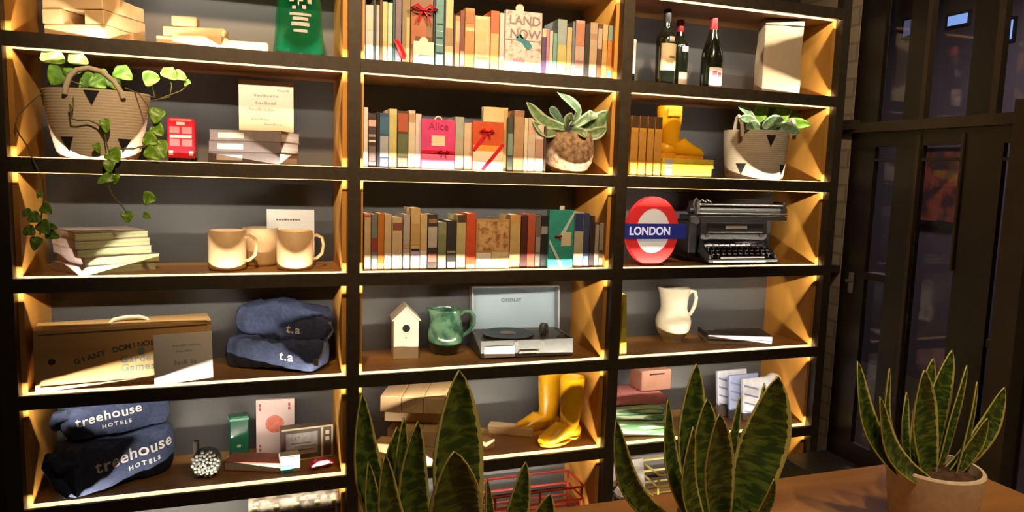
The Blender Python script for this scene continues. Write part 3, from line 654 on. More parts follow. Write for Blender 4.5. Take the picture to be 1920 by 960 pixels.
vine([(170, 165, .12), (128, 150, .08), (120, 140, .07), (110, 112, .05)], .0018)
vine([(270, 180, .12), (290, 182, .10), (285, 160, .09)], .0018); vine([(280, 190, .12), (318, 182, .10), (322, 160, .09), (315, 138, .09)], .0018); vine([(300, 185, .11), (340, 170, .1), (352, 160, .1)], .0018)
vine([(280, 262, .03), (262, 280, .01), (300, 260, .02)], .0015)
for a in ((78, 96, .05, 122, 118, .03, 34, BRIGHT), (128, 104, .05, 166, 120, .04, 26, BRIGHT), (118, 130, .12, 96, 158, .14, 40), (150, 120, .14, 120, 140, .14, 30), (150, 150, .14, 190, 170, .14, 40),
          (175, 140, .12, 200, 165, .12, 42), (215, 128, .10, 248, 150, .08, 30), (205, 145, .12, 225, 170, .12, 26), (268, 150, .09, 300, 148, .08, 30, BRIGHT), (305, 128, .09, 330, 150, .08, 26, BRIGHT),
          (325, 138, .09, 350, 150, .08, 20, BRIGHT), (357, 152, .09, 346, 162, .09, 10, BRIGHT), (298, 203, .03, 290, 232, .02, 28), (285, 235, .03, 305, 255, .02, 26), (268, 258, .02, 296, 270, .01, 26), (300, 262, .02, 308, 298, .0, 22), (272, 280, .01, 300, 300, -.01, 24),
          (196, 222, -.002, 200, 250, -.008, 18), (180, 268, -.002, 186, 288, -.008, 14), (205, 282, .0, 222, 305, -.015, 30), (215, 330, -.014, 182, 344, -.018, 18), (205, 300, -.015, 205, 325, -.018, 20), (212, 345, -.014, 224, 326, -.018, 12), (238, 396, -.014, 240, 418, -.02, 22), (268, 372, -.014, 292, 376, -.02, 26), (268, 402, -.014, 282, 410, -.02, 12),
          (78, 385, -.02, 96, 402, -.03, 20), (76, 405, -.02, 54, 416, -.03, 22), (74, 416, -.02, 92, 440, -.035, 24), (66, 430, -.02, 44, 440, -.03, 20), (60, 396, -.02, 42, 406, -.03, 14), (84, 438, -.02, 112, 446, -.03, 18), (72, 444, -.02, 64, 470, -.03, 20), (90, 424, -.025, 108, 430, -.03, 12), (80, 360, -.02, 70, 372, -.03, 10)):
    pleaf(*a)
# plant of the right basket
pr_ = thing('foliage_plant', 'bright green leafed plant growing in the upright rope basket, second right shelf', 'plant', (1.748, .165, zb+.17)); PL = Vector((1.748, .165, zb+.17))
for (a, b, w, m, pf) in (((1420, 235, .15), (1383, 198, .08), 14, SILVER, 'sword'), ((1425, 238, .14), (1385, 222, .06), 16, SILVER, 'sword'), ((1420, 232, .16), (1432, 190, .12), 34, BRIGHT, 'oval'), ((1440, 236, .16), (1450, 195, .14), 30, POTHOS, 'oval'),
        ((1450, 238, .15), (1485, 192, .12), 34, BRIGHT, 'oval'), ((1450, 240, .14), (1520, 235, .08), 22, POTHOS, 'sword'), ((1440, 242, .1), (1500, 250, .04), 24, SILVER, 'sword'), ((1460, 236, .18), (1515, 190, .2), 26, POTHOS, 'sword'), ((1430, 240, .1), (1470, 225, .04), 22, SILVER, 'oval'), ((1425, 242, .12), (1398, 240, .05), 20, SILVER, 'oval'), ((1440, 238, .2), (1412, 205, .2), 24, POTHOS, 'oval')):
    A = W2(*a); B = W2(*b); leaf(pr_, [A, (A+B)/2+Vector((0, -.004, .014)), B], w*3.1/F, m, prof=pf, cup=.2, seg=10, th=.001)
# ---------------------------------------------------------------- red bus
RB = mat('bus_red', (.62, .012, .03), .3, coat=.4); BW = mat('bus_window', (.55, .42, .42), .25)
bus = t = thing('toy_bus', 'small red double decker toy bus seen from the front, second left shelf', 'toy', (at_y(339, 260, .12).x, .12, zb))
MB().box(-.046, .046, 0, .15, .012, .148, bev=.010).build('body', RB, t)
w = MB()
for z0, z1 in ((.095, .118), (.052, .076)):
    for x0, x1 in ((-.037, -.004), (.004, .037)): w.box(x0, x1, -.0015, .002, z0, z1)
w.build('front_windows', mat('bus_glass', (.42, .16, .17), .2), t)
for q in ((-.036, .036, .080, .090), (-.014, .014, .124, .134), (-.04, -.026, .020, .036), (.026, .04, .020, .036)):
    MB().box(q[0], q[1], -.002, .001, q[2], q[3]).build('front_panel' if q[0] < -.03 and q[1] > .03 else ('destination_board' if q[2] > .1 else 'headlamp'), mat('bus_cream', (.72, .45, .42), .4), t)
bus.scale = (.9, .9, .95)
MB().box(-.045, .045, -.003, .004, .012, .018).build('bumper', RB, t)
for sx in (-.037, .037):
    for y in (.028, .12): MB().lathe([(0, -.006), (.014, -.006), (.014, .006), (0, .006)], 16, T(sx, y, .014) @ Matrix.Rotation(PI/2, 4, 'Y')).build('wheel', BLACK, t)
# ---------------------------------------------------------------- book stack and sign card, second left shelf
def flat_book(loc, rz, L, Wd, h, c, label, group, tilt=0, pagemat=PAGE, band=None, name='flat_book', spine_first=True):
    """spine on the -y side, cover above and below, pages on the +x, -x and +y sides"""
    t = thing(name, label, 'book', loc, rz, group, ry=tilt)
    cm = cmat(c)
    MB().box(0, L, 0, Wd, 0, .0018).box(0, L, 0, Wd, h-.0018, h).box(0, L, 0, .0025, 0, h, bev=.0006).build('cover', cm, t)
    MB().box(.003, L-.003, .002, Wd-.003, .0019, h-.0019).build('pages', pagemat, t)
    if band: MB().box(L*band[0], L*band[1], -.0006, .001, h*.25, h*.75).build('spine_lettering', cmat(band[2]), t)
    return t
WP = mat('white_pages', (.70, .64, .60), .85, vscale=3, stretch=(.3, .3, 200), col2=(.52, .46, .42))
# near corner at px 525,300
nc = at_y(524, 300, .045)
for i, (nm, cc) in enumerate((('lowest', (.10, .08, .08)), ('middle', (.16, .13, .13)), ('topmost', (.22, .18, .17)))):
    # L along the spine: spine runs from near corner back left
    a = -.42
    loc = Vector((nc.x, .035, zb+i*.0365))+Vector((-.245*math.cos(a), -.245*math.sin(a), 0))
    flat_book(loc+Vector((i*.003, 0, 0)), a, .245, .165, .036, cc, 'dark spined hardback lying flat, %s of the three under the sign card' % nm, 'three stacked hardbacks on the second left shelf', pagemat=WP, band=(.12, .48, (.6, .55, .52)))
def sign_card(loc, w, h, m, lines, label, rz=0, rx=-.12, ry=0, th=.006, name='sign_card', ink=INK):
    t = thing(name, label, 'card', (loc[0], loc[1], loc[2]+th*abs(math.sin(rx))+.0003), rz, rx=rx, ry=ry)
    MB().box(-w/2, w/2, 0, th, 0, h, bev=.0008).build('board', m, t)
    for z, x0, x1, hh in lines:
        x = x0; k = 0; b = MB()
        while x < x1-.01:
            wd = (.035, .05, .03, .06)[k % 4]; b.box(w*(x-.5), w*(min(x+wd, x1)-.5), -.0005, .0003, h*z, h*(z+hh*(.7 if k % 3 else 1))); x += wd+.014; k += 1
        b.build('printed_line', ink, t)
    return t
cp = at_y(500, 252, .17)
sign_card((cp.x, .165, zb+.1105), .178, .172, CARD, ((.68, .28, .72, .05), (.53, .30, .68, .06), (.40, .18, .66, .06), (.80, .70, .92, .04), (.22, .22, .55, .04), (.13, .45, .8, .03)), 'square cream card with faint grey printed lines standing on the hardbacks, second left shelf', rz=-.02, rx=-.05, ink=mat('faint_ink', (.40, .36, .30), .7))
# ---------------------------------------------------------------- paper backs pile, third left shelf
zc = SZ['C']
LIME = mat('pale_green_pages', (.60, .66, .38), .8, vscale=3, stretch=(.4, .4, 160), col2=(.46, .50, .26))
PINKP = (.60, .47, .44)
hs = [.027, .026, .027, .026, .024]; zz = zc
for i, (dx, dy, a, L) in enumerate(((0, 0, .78, .235), (.006, .01, .74, .235), (-.012, .012, .70, .225), (-.018, .012, .68, .225), (-.02, .022, .62, .215))):
    nm = ('lowest', 'second lowest', 'middle', 'second highest', 'topmost')[i]
    t = thing('paperback', 'thick paperback with pale green pages, %s of the pile on the third left shelf' % nm, 'book', (-.80+dx, .026+dy, zz), a-.16, 'paperbacks piled on the third left shelf')
    b = MB().box(0, L, 0, .205, 0, .0015).box(0, L, 0, .205, hs[i]-.0015, hs[i]).box(0, .002, 0, .205, 0, hs[i]); b.build('cover', cmat(PINKP if i < 4 else (.42, .34, .28)), t)
    MB().box(.0022, L-.002, .002, .203, .0016, hs[i]-.0016).build('pages', LIME, t)
    zz += hs[i]+.0004
# ---------------------------------------------------------------- mugs
STONE = mat('cream_stoneware', (.68, .47, .25), .45, var=.08, vscale=40, coat=.2)
def make_mug():
    t = thing('mug', 'm', 'mug', (0, 0, 0), group='stoneware mugs on the third left shelf')
    r, h = .061, .134
    MB().lathe([(0, 0), (r-.008, 0), (r-.002, .005), (r, .012), (r, h-.002), (r-.0015, h), (r-.004, h), (r-.005, h-.004), (r-.005, .012), (r-.012, .006), (0, .006)], 40).build('body', STONE, t, smooth=True)
    MB().tube([(r-.003, 0, .112), (r+.014, 0, .118), (r+.032, 0, .108), (r+.038, 0, .082), (r+.032, 0, .052), (r+.012, 0, .034), (r-.003, 0, .034)], .0058, 10).build('handle', STONE, t, smooth=True)
    return t
def copy_tree(o, parent=None):
    c = o.copy(); COL.objects.link(c)
    if parent: c.parent = parent
    for ch in list(o.children): copy_tree(ch, c)
    return c
mug = make_mug()
for i, (px, Y, rz, lb) in enumerate(((427, .135, -.35, 'cream stoneware mug nearest the pile of paperbacks, front left of three'), (553, .125, .12, 'cream stoneware mug at front right with its handle to the right, before the white card'), (489, .25, .9, 'cream stoneware mug set back between and behind the other two mugs'))):
    o = mug if i == 0 else copy_tree(mug); p = at_y(px, 490, Y); o.location = (p.x, Y, zc); o.rotation_euler = (0, 0, rz); o['label'] = lb
p = at_y(546, 480, .22)
sign_card((p.x, .236, zc), .165, .200, mat('white_paper', (.78, .74, .66), .6), ((.8, .2, .7, .03),), 'white card standing behind the right hand mug, third left shelf', rx=-.04)
# ---------------------------------------------------------------- pine games box, fourth left shelf
zd = SZ['D']
PINE = mat('pine_box', (.72, .46, .19), .45, vscale=5, stretch=(.15, 2, 2.5), col2=(.58, .34, .12), bump=.08, coat=.15)
L = .505; hb = .192; t = thing('games_box', 'long pine games box with a sliding front and rope handle, printed GIANT DOMINOES', 'box', (-.938, .032, zd), .155)
MB().box(0, L, 0, .13, 0, .012).box(0, L, 0, .13, hb-.014, hb, bev=.002).box(0, .013, 0, .13, .012, hb-.014).box(L-.013, L, 0, .13, .012, hb-.014).box(.013, L-.013, .118, .13, .012, hb-.014).build('case', PINE, t)
MB().box(.013, L-.013, .006, .014, .012, hb-.014).build('sliding_lid', PINE, t)
MB().lathe([(0, 0), (.010, 0), (.010, .001), (0, .001)], 20, T(.045, .0055, .090) @ Matrix.Rotation(PI/2, 4, 'X')).build('finger_hole', mat('dark_hole', (.08, .04, .02), .9), t)
MB().tube([(.205, .065, hb-.004), (.215, .065, hb+.008), (.25, .065, hb+.015), (.29, .065, hb+.014), (.31, .065, hb+.006), (.318, .065, hb-.004)], .006, 8).build('rope_handle', mat('white_rope', (.62, .56, .42), .8, bump=.5, vscale=90), t, smooth=True)
PR = mat('dark_print_brown', (.13, .12, .09), .7); PG = mat('green_print', (.20, .28, .26), .7)
for i, ch in enumerate('GIANT DOMINOES'):
    if ch == ' ': continue
    u = i/13; x = .112+.232*u; z = .084+.044*math.sin(u*PI*.5)
    text(ch, PR, t, .024, (x, .0052, z), rot=(PI/2, -.30*(1-u)*1.0, 0), name='printed_letter', bold=.0007)
text('Garden', PG, t, .033, (.285, .0052, .078), name='printed_word', bold=.0006, spacing=1.1); text('Games', PG, t, .033, (.282, .0052, .050), name='printed_word', bold=.0006, spacing=1.1)
MB().lathe([(0, 0), (.012, 0), (.012, .001), (0, .001)], 14, T(.292, .0055, .103) @ Matrix.Rotation(PI/2, 4, 'X')).build('printed_flower', PG, t)
cq = at_z(347, 713, zd)
sign_card((cq.x, .045, zd), .176, .160, WCARD, ((.74, .32, .80, .04), (.62, .38, .66, .045), (.36, .34, .56, .10), (.36, .62, .72, .10)), 'white card with small grey printed lines leaning against the pine games box', rz=.17, rx=-.10, ink=mat('faint_ink_grey', (.48, .46, .42), .7))
# ---------------------------------------------------------------- folded garments
from mathutils.bvhtree import BVHTree
def drape(o, body, lift=.003):
    bpy.context.view_layer.update()
    me = body.data; bv = BVHTree.FromPolygons([v.co.copy() for v in me.vertices], [p.vertices[:] for p in me.polygons])
    M = o.matrix_basis.copy(); Mi = M.inverted()
    for v in o.data.vertices:
        p = M @ v.co; hit = bv.ray_cast(Vector((p.x, -.2, p.z)), Vector((0, 1, 0)))
        if hit[0]: p.y = hit[0].y-lift; v.co = Mi @ p

NAVY = mat('navy_fleece', (.055, .070, .135), .95, var=.25, vscale=90, bump=.5, spec=.15)
LET = mat('white_embroidery', (.62, .60, .60), .7)
def garment(name, label, loc, rz, L, D, H, group, layers=2, fold=.35, ry=0, seed=1, slump=.2, cat='garment', rx=0):
    """a soft folded bundle: local x along the printed face (-y side), rounded folds at the ends"""
    t = thing(name, label, cat, loc, rz, group, ry=ry, rx=rx)
    rnd = random.Random(seed); hh = H/layers
    for k in range(layers):
        b = bmesh.new(); nx, ny, nz = 22, 12, 6
        g = bmesh.ops.create_grid(b, x_segments=1, y_segments=1, size=1); b.clear()
        vs = {}
        def P(i, j, q):
            u = i/nx*2-1; v = j/ny*2-1; w = q/nz*2-1
            # superellipsoid-like cushion
            e = lambda a: math.copysign(abs(a)**.9, a)
            l = max(abs(u), abs(v), abs(w)); p = (abs(u)**7+abs(v)**7+abs(w)**3)**(1/7) if l else 1
            s = 1/max(p, 1)
            x, y, z = u*s, v*s, w*s
            z *= (1-.12*slump*(1+math.sin(u*3+seed+k)))
            wob = .010*math.sin(u*7+seed*2+k)*math.sin(v*4+seed)+.005*math.sin(u*17+v*9+k*3)
            return Vector((L/2+x*L/2+wob*.5, D/2+y*D/2+wob*.6, hh*(k+.5)+z*hh/2*(1.08)+wob*.7*(w > -.5)))
        for i in range(nx+1):
            for j in range(ny+1):
                for q in range(nz+1):
                    if i in (0, nx) or j in (0, ny) or q in (0, nz): vs[i, j, q] = b.verts.new(P(i, j, q))
        def F4(a, c, d, e_): b.faces.new((vs[a], vs[c], vs[d], vs[e_]))
        for i in range(nx):
            for j in range(ny):
                F4((i, j, 0), (i+1, j, 0), (i+1, j+1, 0), (i, j+1, 0)); F4((i, j, nz), (i+1, j, nz), (i+1, j+1, nz), (i, j+1, nz))
        for i in range(nx):
            for q in range(nz):
                F4((i, 0, q), (i+1, 0, q), (i+1, 0, q+1), (i, 0, q+1)); F4((i, ny, q), (i+1, ny, q), (i+1, ny, q+1), (i, ny, q+1))
        for j in range(ny):
            for q in range(nz):
                F4((0, j, q), (0, j+1, q), (0, j+1, q+1), (0, j, q+1)); F4((nx, j, q), (nx, j+1, q), (nx, j+1, q+1), (nx, j, q+1))
        mn = min(v.co.z for v in b.verts)
        if k == 0:
            for v in b.verts: v.co.z -= mn
        m = MB(); m.bm.free(); m.bm = b
        m.build('folded_layer', NAVY, t, smooth=True)
    return t
ze = SZ['E']
def draped_text(body_text, t, size, x, z, name, bold, spacing=1.1, tilt=0):
    o = text(body_text, LET, t, size, (x, 0, z), rot=(PI/2, tilt, 0), name=name, bold=bold, spacing=spacing, depth=0)
    bm = bmesh.new(); bm.from_mesh(o.data); bmesh.ops.triangulate(bm, faces=bm.faces[:]); bmesh.ops.subdivide_edges(bm, edges=bm.edges[:], cuts=2, use_grid_fill=True); bm.to_mesh(o.data); bm.free()
    drape(o, [c for c in t.children if c.name.startswith('folded_layer')][0])
    return o
t = garment('folded_sweatshirt', 'folded navy sweatshirt printed treehouse HOTELS, lower of the two on the fifth left shelf', (-.848, .002, ze), .62, .355, .15, .160, 'treehouse sweatshirts on the fifth left shelf', layers=1, seed=2, slump=.6)
draped_text('treehouse', t, .058, .205, .105, 'printed_word', .001, tilt=-.10); draped_text('HOTELS', t, .022, .235, .062, 'printed_word', .0006, 1.5, tilt=-.10)
MB().tube([(.01, .03, .02), (-.008, .05, .05), (-.005, .09, .07), (-.012, .11, .10), (.0, .13, .13)], [.016, .022, .020, .024, .016], 10).build('sleeve_fold', NAVY, t, smooth=True)
MB().tube([(.03, .015, .12), (-.005, .04, .11), (-.01, .08, .12), (.02, .11, .13)], [.015, .020, .022, .016], 10).build('sleeve_fold', NAVY, t, smooth=True)
t = garment('folded_sweatshirt', 'folded navy sweatshirt printed treehouse HOTELS, upper of the two on the fifth left shelf', (-.872, .068, ze+.170), .42, .33, .14, .114, 'treehouse sweatshirts on the fifth left shelf', layers=1, seed=5, slump=.3)
draped_text('treehouse', t, .044, .128, .074, 'printed_word', .0007, tilt=-.08); draped_text('HOTELS', t, .018, .150, .040, 'printed_word', .0006, 1.5, tilt=-.08)
MB().tube([(.02, .02, .09), (-.006, .05, .08), (-.008, .09, .05), (.0, .12, .03)], [.018, .022, .020, .018], 10).build('sleeve_fold', NAVY, t, smooth=True)
t = garment('navy_cap', 'navy cap with small white letters, lower of the pair on the fourth left shelf', (-.410, .205, zd), -.52, .355, .13, .108, 'navy caps on the fourth left shelf', layers=1, seed=7, slump=.8, cat='cap')
draped_text('t.a', t, .044, .245, .058, 'letters', .001, 1.2, tilt=.05)
SK = mat('navy_strap', (.16, .17, .22), .6)
MB().tube([(.32, .03, .03), (.35, .025, .045), (.362, .04, .07), (.356, .07, .095), (.33, .09, .10)], .006, 8, flat=.5).build('strap', SK, t, smooth=True)
MB().box(.340, .358, .008, .016, .030, .055, bev=.002).build('buckle', STEEL, t)
t = garment('navy_cap', 'navy cap with small white letters, upper of the pair on the fourth left shelf', (-.385, .205, zd+.108), -.38, .345, .14, .132, 'navy caps on the fourth left shelf', layers=1, seed=11, slump=1.5, cat='cap', ry=.10)
draped_text('t.a', t, .042, .225, .060, 'letters', .001, 1.2)
MB().tube([(.32, .02, .10), (.342, .04, .09), (.346, .06, .06), (.332, .05, .03)], .008, 8, flat=.5).build('strap', SK, t, smooth=True)
# ---------------------------------------------------------------- fifth left shelf small things
t = thing('playing_card_box', 'tall pink white card with a round red medallion standing at the back, fifth left shelf', 'card', (-.232, .262, ze), -.08)
PC = mat('card_pink_white', (.66, .50, .48), .5); PRD = mat('coral_print', (.66, .16, .10), .5, var=.25, vscale=70)
MB().box(-.068, .068, 0, .016, 0, .212, bev=.001).build('box', PC, t)
MB().lathe([(0, 0), (.030, 0), (.030, .001), (0, .001)], 10, T(-.002, .0, .118) @ Matrix.Rotation(PI/2, 4, 'X')).build('medallion', PRD, t)
MB().lathe([(.030, 0), (.033, 0), (.033, .0012), (.030, .0012)], 24, T(-.002, .0, .118) @ Matrix.Rotation(PI/2, 4, 'X'), closed=True).build('medallion_ring', PRD, t)
for x in (-.054, .05):
    for z in ((.185, .170) if 1 else ()): MB().box(x-.004, x+.004, -.001, .001, z, z+.012).build('corner_mark', mat('dark_coral', (.40, .10, .09), .5), t)
for z in (.030, .015): MB().box(-.058, -.050, -.001, .001, z, z+.011).build('corner_mark', mat('dark_coral', (.40, .10, .09), .5), t)
t = thing('green_tin', 'slim glossy green tin standing left of the pink white card, fifth left shelf', 'tin', (-.358, .262, ze), .15)
MB().box(-.034, .034, 0, .045, 0, .158, bev=.005).build('body', mat('tin_green', (.012, .12, .065), .25, coat=.5, var=.2, vscale=12), t)
MB().box(-.0345, .0345, -.0005, .0455, .140, .150, bev=.002).build('lid_rim', mat('tin_green_light', (.15, .45, .30), .3), t)
MB().box(-.008, .004, -.001, .002, .040, .050).build('emblem', mat('tin_mark', (.35, .5, .35), .4), t)
t = thing('boxed_game', 'landscape boxed game with a cream border and grey label, right end of fifth left shelf', 'box', (-.120, .185, ze), .10)
MB().box(-.092, .092, 0, .05, 0, .122, bev=.002).build('box', mat('game_dark', (.10, .065, .05), .5), t)
MB().box(-.092, .092, -.001, .001, .116, .122).box(.048, .056, -.001, .001, 0, .122).box(-.092, .092, -.001, .001, 0, .004).box(.086, .092, -.001, .001, 0, .122).build('border', mat('game_border', (.60, .56, .38), .5), t)
MB().box(-.078, .036, -.0018, .001, .022, .104, bev=.0006).build('label_panel', mat('game_label', (.42, .39, .38), .5, var=.3, vscale=50), t)
for z in (.088, .064): MB().box(.064, .078, -.0018, .001, z, z+.014).build('picture_square', CARD, t)
text('CAT', INK, t, .018, (-.045, -.0022, .082), name='lettering'); 
for z, x0, x1 in ((.062, -.06, .01), (.050, -.05, .03), (.036, -.065, .02)): MB().box(x0, x1, -.0024, -.001, z, z+.005).build('text_line', INK, t)
t = flat_book((-.408, .150, ze), -.33, .20, .09, .034, (.52, .17, .12), 'coral red book lying flat with thick cream page edge, fifth left shelf', None, pagemat=PAGE)
MB().box(.004, .196, -.0012, .002, .004, .030).build('page_edge', PAGE, t)
WIRE = mat('grey_cord', (.42, .36, .32), .6)
t = tag(MB().tube([(-.40, .27, ze+.004), (-.37, .255, ze+.005), (-.35, .24, ze+.006), (-.32, .25, ze+.004), (-.30, .235, ze+.004), (-.28, .25, ze+.004)], .004, 8).build('tied_cord', WIRE, smooth=True), 'short pale cord lying in front of the slim green tin', 'cord')
t = thing('small_box', 'tiny white and turquoise box at the front of the fifth left shelf', 'box', (-.186, .078, ze), .12)
MB().box(-.034, .034, 0, .045, 0, .062, bev=.003).build('box', mat('box_white', (.66, .72, .66), .4), t)
MB().box(-.033, .010, -.0012, .002, .002, .028).build('turquoise_panel', mat('turquoise', (.05, .50, .55), .4), t); MB().box(-.010, .028, -.0012, .002, .036, .056).build('green_panel', mat('pale_mint', (.40, .62, .48), .4, var=.3, vscale=80), t)
t = thing('toy_car', 'little red toy car beside the tiny turquoise box, fifth left shelf', 'toy', (-.078, .095, ze), .22)
MB().prism([(-.040, .006), (.040, .006), (.041, .018), (.026, .021), (.016, .032), (-.018, .032), (-.028, .021), (-.041, .018)], -.015, .015, bev=.002).build('body', mat('toy_red', (.60, .03, .08), .35, coat=.3), t)
MB().box(-.036, .036, -.0158, -.0145, .014, .018).build('stripe', mat('toy_pink', (.75, .35, .42), .4), t)
for x in (-.024, .024):
    for y in (-.013, .013): MB().lathe([(0, -.003), (.0085, -.003), (.0085, .003), (0, .003)], 14, T(x, y, .0085) @ Matrix.Rotation(PI/2, 4, 'X')).build('wheel', BLACK, t)
t = thing('beaded_trinket', 'dark round trinket with a faceted silver white beaded front, fifth left shelf', 'trinket', (-.462, .125, ze), -.1)
MB().lathe([(0, 0), (.040, 0), (.047, .012), (.047, .05), (.036, .06), (0, .062)], 18, T(0, .035, .050) @ Matrix.Rotation(PI/2, 4, 'X')).build('body', mat('trinket_dark', (.05, .06, .045), .4), t, smooth=True)
MB().box(-.03, .03, .0, .06, 0, .008).build('foot', BLACK, t)
MB().box(-.046, -.030, .02, .04, .07, .118, bev=.003).build('antler_knob', BLACK, t)
b = MB(); rnd = random.Random(4)
for k in range(46):
    a = k*2.4; r = .045*math.sqrt(k/46); b.ball((r*math.cos(a), -.028-.008*(1-r/.045), .052+r*math.sin(a)*1.05), .0062, 4)
b.build('beaded_front', mat('silver_beads', (.55, .57, .54), .3, var=.6, vscale=130), t)
# ---------------------------------------------------------------- bottom left: studded case
zf = SZ['F']
t = thing('studded_case', 'grey patterned case with a dark front and cream studs, bottom left shelf', 'case', (-.165, .08, zf))
SN = mat('patterned_grey', (.50, .45, .36), .6, col2=(.20, .16, .13), vscale=30, contrast=(.4, .55))
MB().box(-.165, .150, .0, .20, 0, .262, bev=.012).build('shell', SN, t)
MB().box(-.150, .135, -.006, .004, .02, .218, bev=.006).build('dark_front', mat('dark_leather', (.045, .03, .02), .45, var=.3, vscale=40), t)
for x in (-.14, -.07, .0, .07, .13): MB().ball((x, -.004, .238), (.011, .006, .011), 8).build('stud', mat('cream_stud', (.70, .64, .36), .35), t, smooth=True)
# ---------------------------------------------------------------- succulent, second middle shelf
SX = at_y(1064, 290, .14).x
t = thing('succulent_pot', 'round bark brown pot with a succulent of pointed silver green leaves, second middle shelf', 'plant', (SX, .135, zb))
BARK = mat('bark_pot', (.50, .34, .20), .85, col2=(.20, .11, .06), vscale=55, bump=.7, contrast=(.35, .62))
MB().lathe([(0, 0), (.055, 0), (.075, .012), (.094, .045), (.101, .085), (.098, .125), (.090, .155), (.082, .156), (.085, .125), (0, .12)], 40).build('pot', BARK, t, smooth=True)
MB().lathe([(0, .15), (.06, .152), (.083, .146), (.083, .12), (0, .12)], 24).build('soil', SOIL, t, smooth=True)
PL = Vector((SX, .135, zb))
for (a, b, c, w, nx) in (((1060, 240, .13), (1020, 225, .07), (988, 192, .05), 26, .2), ((1070, 238, .13), (1085, 205, .10), (1045, 172, .07), 24, .6), ((1075, 238, .13), (1110, 215, .10), (1108, 222, .08), 22, 0), ((1080, 240, .14), (1110, 240, .10), (1138, 208, .08), 42, -.2),
        ((1050, 245, .11), (1025, 248, .06), (1000, 228, .05), 22, .1), ((1080, 245, .12), (1110, 252, .08), (1138, 240, .07), 26, 0), ((1062, 242, .10), (1066, 228, .04), (1072, 212, .03), 22, 0), ((1060, 240, .16), (1040, 210, .17), (1030, 205, .18), 20, 0), ((1070, 243, .09), (1090, 246, .04), (1100, 258, .03), 18, 0)):
    leaf(t, [W2(*a), W2(*b), W2(*c)], w*2.6/F, SILVER, nrm=(nx, -1, .25), cup=.35, seg=12, th=.004)
# ---------------------------------------------------------------- birdhouse, green jug, record player (fourth middle shelf)
WPAINT = mat('cream_paint', (.70, .64, .50), .6, var=.06, vscale=30)
BW_ = .094; t = thing('birdhouse', 'cream wooden birdhouse with a pointed roof and dark round hole, fourth middle shelf', 'birdhouse', (at_y(738, 640, .185).x, .185, zd), -.10)
P5 = [(0, 0), (BW_, 0), (BW_, .150), (BW_/2, .196), (0, .150)]
MB().prism(P5, 0, .115, bev=.0015).build('body', WPAINT, t)
for sx in (0, 1):
    a = (0, .150) if sx == 0 else (BW_, .150); d = -.004 if sx == 0 else .004
    MB().prism([(a[0]+d*1.2, a[1]-.004), (BW_/2, .1965), (BW_/2, .2025), (a[0]+d*2, a[1]-.001)], -.004, .119).build('roof_panel', WPAINT, t)
MB().lathe([(0, 0), (.0145, 0), (.0145, .0015), (0, .0015)], 24, T(BW_/2, 0, .118) @ Matrix.Rotation(PI/2, 4, 'X')).build('entrance_hole', mat('hole_black', (.01, .008, .006), .9), t)
MB().lathe([(0, 0), (.003, 0), (.003, .022), (0, .022)], 10, T(BW_/2, 0, .082) @ Matrix.Rotation(PI/2, 4, 'X')).build('perch', WPAINT, t)
GGL = mat('green_glaze', (.12, .24, .14), .18, col2=(.03, .09, .05), vscale=16, contrast=(.42, .58), coat=.6)
def pitcher(name, label, cat, loc, prof, m, spout, hpts, hr, rz=0, inner=True):
    t = thing(name, label, cat, loc, rz)
    n = 40; mb = MB(); rings = []; zt = prof[-1][1]
    full = prof + [(prof[-1][0]-.005, zt-.001)] + [(max(r-.006, .002), z) for r, z in prof[::-1] if .01 < z < zt-.002]
    mb.lathe(full, n)
    for v in mb.bm.verts:
        k = max(0, (v.co.z-(zt-.045))/.045); r = math.hypot(v.co.x, v.co.y)
        if k > 0 and r > .01:
            c = -v.co.x/r; c = max(0, c)**6
            v.co.x -= c*k*spout; v.co.z += c*k*spout*.35
    mb.build('body', m, t, smooth=True)
    MB().tube(hpts, hr, 10, flat=1.25).build('handle', m, t, smooth=True); return t
jx = at_y(835, 640, .235).x
pitcher('green_jug', 'marbled green glazed jug with a looped handle between birdhouse and record player', 'jug', (jx, .235, zd),
    [(0, 0), (.040, 0), (.044, .006), (.060, .025), (.070, .055), (.072, .085), (.066, .115), (.059, .14), (.057, .165), (.060, .178)], GGL, .022,
    [(.055, 0, .150), (.075, 0, .165), (.100, 0, .165), (.115, 0, .145), (.115, 0, .115), (.098, 0, .085), (.068, 0, .065)], .0065)
# darker foot paints the shade below the reach of the strip light
MB().lathe([(0, -.0), (.0405, -.0), (.0447, .006), (.0608, .0245), (.0700, .048), (.0695, .0485), (.060, .026), (.03, .01), (0, .01)], 40).build('shaded_foot', mat('shaded_glaze', (.02, .04, .025), .2, coat=.5), [o for o in COL.objects if o.name == 'green_jug'][0], smooth=True)
CASE = mat('grey_case', (.17, .175, .17), .5, var=.08, vscale=40); CASEI = mat('pale_blue_lining', (.50, .64, .74), .55); DECK = mat('deck_grey', (.10, .10, .10), .4)
x0 = at_y(901, 650, .115).x; x1 = at_y(1074, 650, .085).x
t = thing('record_player', 'open grey suitcase record player with a pale blue lid, fourth middle shelf', 'record player', (x0, .108, zd), -.07)
w = x1-x0; hb2 = .072; dp = .215
MB().box(0, w, 0, .006, .004, hb2, bev=.001).box(0, w, dp-.006, dp, .004, hb2).box(0, .006, .004, dp-.004, .004, hb2).box(w-.006, w, .004, dp-.004, .004, hb2).box(.003, w-.003, .003, dp-.003, .004, .012).build('case', CASE, t)
MB().box(.006, w-.006, .006, dp-.006, hb2-.016, hb2-.010).build('deck', DECK, t)
for x in (.03, w-.03):
    for y in (.03, dp-.03): MB().lathe([(0, 0), (.009, 0), (.009, .005), (0, .005)], 12, T(x, y, 0)).build('rubber_foot', BLACK, t)
